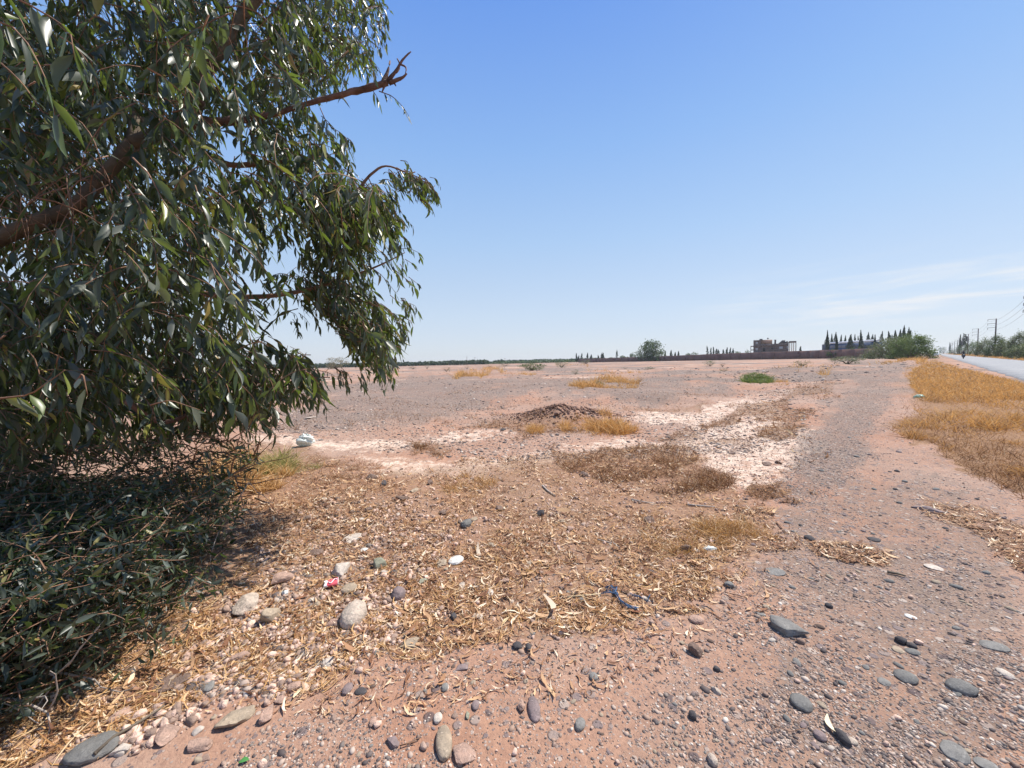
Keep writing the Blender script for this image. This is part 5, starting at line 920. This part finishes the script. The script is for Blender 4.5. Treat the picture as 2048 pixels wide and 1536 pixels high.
for px in np.arange(1662, 1750, 8.):
    mb = MB(); mb.box((bx(px), -.06, bz(693, px)), (1.5, .1, 1.5)); mb.build('window', M_DG if px > 1690 else mat('grey_window', (.25, .26, .29), .5), blue)

# ------------------------------------------------------------------ poles and wires
M_POLE = mat('dark_pole', (.13, .10, .095), .85, .2, 3); M_INS = mat('insulator', (.2, .18, .17), .4); M_WIRE = mat('wire', (.12, .12, .13), .6)
PS = [50+0., 123., 196., 269., 342., 415., 488., 561., 634.][1:]
pole0 = None; LBP = ['nearest utility pole out of the right frame edge', 'tallest utility pole rising above the roadside trees', 'second tallest utility pole, left of the tallest', 'third utility pole by the dark conifer', 'fourth utility pole straight above the motorcyclist', 'fifth utility pole far down the road', 'sixth utility pole, small in the distance', 'farthest utility pole near the road end']
for i_, s_ in enumerate(PS):
    q = ST(s_, 13.0); z = hz(q[0], q[1])
    if pole0 is None:
        r_ = empty('utility_pole', (q[0], q[1], z), LBP[i_], 'utility pole', 'utility poles along the road', rz=-AZ)
        mb = MB(); mb.add([(-.2, -.16, -.5), (.2, -.16, -.5), (.2, .16, -.5), (-.2, .16, -.5), (-.13, -.1, 12), (.13, -.1, 12), (.13, .1, 12), (-.13, .1, 12)], [(0, 3, 2, 1), (4, 5, 6, 7), (0, 1, 5, 4), (1, 2, 6, 5), (2, 3, 7, 6), (3, 0, 4, 7)]); mb.build('post', M_POLE, r_)
        for z_ in (11.85, 10.5, 9.2):
            mb = MB(); mb.box((-.9, 0, z_), (1.6, .09, .1)); c_ = mb.build('crossarm', M_POLE, r_); mb = MB(); mb.tube([(-1.66, 0, z_-.05), (-1.66, 0, z_-.3), (-1.66, 0, z_-.55)], [.035, .06, .035], 8); mb.build('insulator', M_INS, c_)
        pole0 = r_
    else:
        r_ = copytree(pole0); r_.location = (q[0], q[1], z); r_['label'] = LBP[i_]
wz = 0
for hh_, nm in ((11.25, 'top'), (9.9, 'middle'), (8.6, 'bottom')):
    mb = MB(); P_ = []
    for s0, s1 in zip([50.]+PS[:-1], PS):
        for k in range(12):
            u = k/12; s_ = s0+(s1-s0)*u; q = ST(s_, 13.0-1.66); P_.append((q[0], q[1], hh_-4*1.1*u*(1-u)))
    mb.tube(P_, .022, 3); o = mb.build('power_line', M_WIRE); tag(o, f'{nm} one of three sagging power lines strung along the poles', 'power line', 'power lines')
for px, tp, lb in ((934, 713, 'thin pole on the left horizon, taller of two'), (950, 714, 'short thin pole on the left horizon'), (1010, 716, 'tiny pole on the horizon left of centre')):
    Y = 330.; q = W(px, 725, Y); r_ = empty('thin_pole', (q[0], q[1], 0), lb, 'pole'); h_ = (721.5-.0222*(px-1170)-tp)*Y/FPX+1.55; mb = MB(); mb.tube([(0, 0, -.5), (0, 0, h_)], [.16, .1], 6); mb.build('post', M_POLE, r_); mb = MB(); mb.box((0, 0, h_-.4), (1.6, .12, .12)); mb.build('crossarm', M_POLE, r_)
# ------------------------------------------------------------------ motorcyclist
M_TYRE = mat('tyre', (.03, .03, .03), .9); M_METAL = mat('dark_metal', (.08, .08, .085), .4, .1, 5, 0, .5, .6); M_PAINT = mat('black_paint', (.035, .03, .04), .35); M_LAMP = mat('lamp_glass', (.75, .75, .72), .1)
q = ST(137, 4.6); bz_ = .075
moto = empty('motorcycle', (q[0], q[1], bz_), 'dark motorcycle coming head-on along the near lane', 'motorcycle', rz=-AZ)   # local -Y faces the camera
def torus(mb, c, R0, r0, n=28, m_=8):
    vs = [(c[0]+math.cos(b)*r0, c[1]+math.cos(a)*(R0+math.sin(b)*r0), c[2]+math.sin(a)*(R0+math.sin(b)*r0)) for a in np.linspace(0, 2*PI, n, False) for b in np.linspace(0, 2*PI, m_, False)]
    mb.add(vs, [(i*m_+k, i*m_+(k+1) % m_, ((i+1) % n)*m_+(k+1) % m_, ((i+1) % n)*m_+k) for i in range(n) for k in range(m_)]); return mb
for yy in (-.68, .68):
    wl = torus(MB(), (0, yy, .3), .25, .055).build('wheel', M_TYRE, moto, True); mb = torus(MB(), (0, yy, .3), .19, .018); mb.tube([(-.06, yy, .3), (.06, yy, .3)], .04, 10)
    for k in range(6): a = k*PI/3; mb.tube([(0, yy, .3), (0, yy+math.cos(a)*.19, .3+math.sin(a)*.19)], .01, 4)
    mb.build('rim', M_METAL, wl)
mb = MB()
for sx_ in (-.1, .1): mb.tube([(sx_, -.68, .3), (sx_, -.55, .65), (sx_, -.45, .98)], .025, 8)
mb.build('fork', M_METAL, moto); mb = MB(); mb.tube([(-.38, -.33, 1.06), (-.2, -.42, 1.03), (.2, -.42, 1.03), (.38, -.33, 1.06)], .018, 8); mb.build('handlebar', M_METAL, moto)
mb = MB(); mb.tube([(0, -.62, .56), (0, -.52, .78), (0, -.4, .92)], [.14, .2, .1], 12); mb.tube([(0, -.45, .85), (0, -.2, .9), (0, .1, .82)], [.1, .17, .12], 12); mb.tube([(0, -.3, .45), (0, 0, .42), (0, .3, .5)], [.12, .2, .12], 10); mb.build('body', M_PAINT, moto, True)
mb = MB(); mb.tube([(0, .05, .83), (0, .35, .84), (0, .8, .88)], [.1, .14, .1], 10); mb.build('seat', M_TYRE, moto, True); mb = MB(); mb.tube([(0, -.60, .84), (0, -.56, .84)], [.08, .1], 14); mb.build('headlight', M_LAMP, moto)
for sx_ in (-1, 1): mb = MB(); mb.tube([(sx_*.3, -.38, 1.06), (sx_*.38, -.4, 1.22)], .008, 5); mb.tube([(sx_*.38, -.42, 1.24), (sx_*.38, -.39, 1.24)], .05, 10); mb.build('mirror', M_METAL, moto)
mb = MB(); mb.tube([(0, -.93, .32), (0, -.86, .5), (0, -.68, .62), (0, -.5, .58)], [.05, .07, .075, .06], 6); mb.build('mudguard', M_PAINT, moto)
# the rider: one skinned body
def skin_person(J, E, root_i, m_, name, loc, rz, label):
    me = bpy.data.meshes.new(name); me.from_pydata([j[:3] for j in J], E, []); o = bpy.data.objects.new(name, me); C.objects.link(o); sk = o.modifiers.new('s', 'SKIN'); sub = o.modifiers.new('u', 'SUBSURF'); sub.levels = 2; sub.render_levels = 2
    for v, j in zip(me.skin_vertices[0].data, J): v.radius = (j[3], j[4] if len(j) > 4 else j[3]); v.use_root = False
    me.skin_vertices[0].data[root_i].use_root = True; me.materials.append(m_); o.location = loc; o.rotation_euler = (0, 0, rz); bpy.context.view_layer.update()
    dg = bpy.context.evaluated_depsgraph_get(); nm_ = bpy.data.meshes.new_from_object(o.evaluated_get(dg)); o.modifiers.clear(); o.data = nm_; return tag(o, label, 'person')
J = [(0, .28, .95, .15, .13), (0, .22, 1.12, .15, .12), (0, .14, 1.3, .18, .12), (0, .1, 1.42, .10, .09), (0, .06, 1.52, .06), (0, .03, 1.62, .09, .1), (0, .02, 1.72, .085, .095),
     (-.19, .1, 1.38, .065), (-.33, -.08, 1.2, .05), (-.36, -.3, 1.1, .035), (.19, .1, 1.38, .065), (.33, -.08, 1.2, .05), (.36, -.3, 1.1, .035),
     (-.16, .2, .92, .09), (-.24, -.12, .86, .075), (-.22, .02, .5, .055), (-.22, -.1, .38, .04), (.16, .2, .92, .09), (.24, -.12, .86, .075), (.22, .02, .5, .055), (.22, -.1, .38, .04)]
E = [(0, 1), (1, 2), (2, 3), (3, 4), (4, 5), (5, 6), (3, 7), (7, 8), (8, 9), (3, 10), (10, 11), (11, 12), (0, 13), (13, 14), (14, 15), (15, 16), (0, 17), (17, 18), (18, 19), (19, 20)]
rider = skin_person(J, E, 0, mat('dark_clothes', (.05, .048, .055), .9), 'person', (q[0], q[1], bz_), -AZ, 'person in dark clothes and helmet riding the motorcycle')
mb = MB(); mb.add(ico(3, (.125, .145, .135), .01, 1)[0]+[0, .03, 1.69], ico(3, (1, 1, 1), 0, 1)[1]); hl = mb.build('helmet', M_PAINT, rider, True); mb = MB(); mb.box((0, -.105, 1.68), (.16, .03, .07)); mb.build('visor', M_GL, hl)
mb = MB()
for k_ in range(2):
    mb.tube([(-.17, .08-.03*k_, 1.25-.1*k_), (0, .02, 1.24-.1*k_), (.17, .08-.03*k_, 1.25-.1*k_)], .012, 5)
mb.build('jacket_stripe', M_DG, rider)
# far white van
q = ST(225, .3); van = empty('van', (q[0], q[1], hz(q[0], q[1])), 'bright white van far off where the road vanishes', 'van', rz=-AZ); M_VAN = mat('white_paint', (.82, .82, .80), .3, .03)
mb = MB(); prof = [(-2.4, .4), (-2.4, .95), (-2.1, 1.15), (-1.4, 1.95), (2.3, 2.05), (2.4, 1.9), (2.4, .4)]; n = len(prof)
mb.add([(-.92, y, z) for y, z in prof]+[(.92, y, z) for y, z in prof], [(i, (i+1) % n, n+(i+1) % n, n+i) for i in range(n)], [list(range(n))[::-1]], [list(range(n, 2*n))]); mb.build('body', M_VAN, van)
mb = MB(); mb.add([(-.8, -2.02, 1.26), (.8, -2.02, 1.26), (.74, -1.5, 1.86), (-.74, -1.5, 1.86)], [(0, 1, 2, 3)]); mb.build('windscreen', M_GL, van)
for x_, y_ in ((-.85, -1.5), (.85, -1.5), (-.85, 1.5), (.85, 1.5)): mb = MB(); torus(mb, (x_, y_, .34), .22, .1); mb.build('wheel', M_TYRE, van)
for x_ in (-.7, .7): mb = MB(); mb.box((x_, -2.41, .8), (.3, .05, .18)); mb.build('headlight', M_LAMP, van)

# ------------------------------------------------------------------ haze: one closed box of even thin air
mb = MB(); mb.box((0, 0, 12.5), (3300, 3300, 29)); hzb = bpy.data.materials.new('haze_air'); hzb.use_nodes = True; n = hzb.node_tree; n.nodes.remove(n.nodes['Principled BSDF'])
pv = n.nodes.new('ShaderNodeVolumePrincipled'); pv.inputs['Color'].default_value = (.80, .87, .96, 1); pv.inputs['Density'].default_value = .00016; pv.inputs['Anisotropy'].default_value = .3
n.links.new(pv.outputs[0], n.nodes['Material Output'].inputs['Volume']); tag(mb.build('haze', hzb), 'thin pale haze over the plain', 'haze', None, 'stuff')
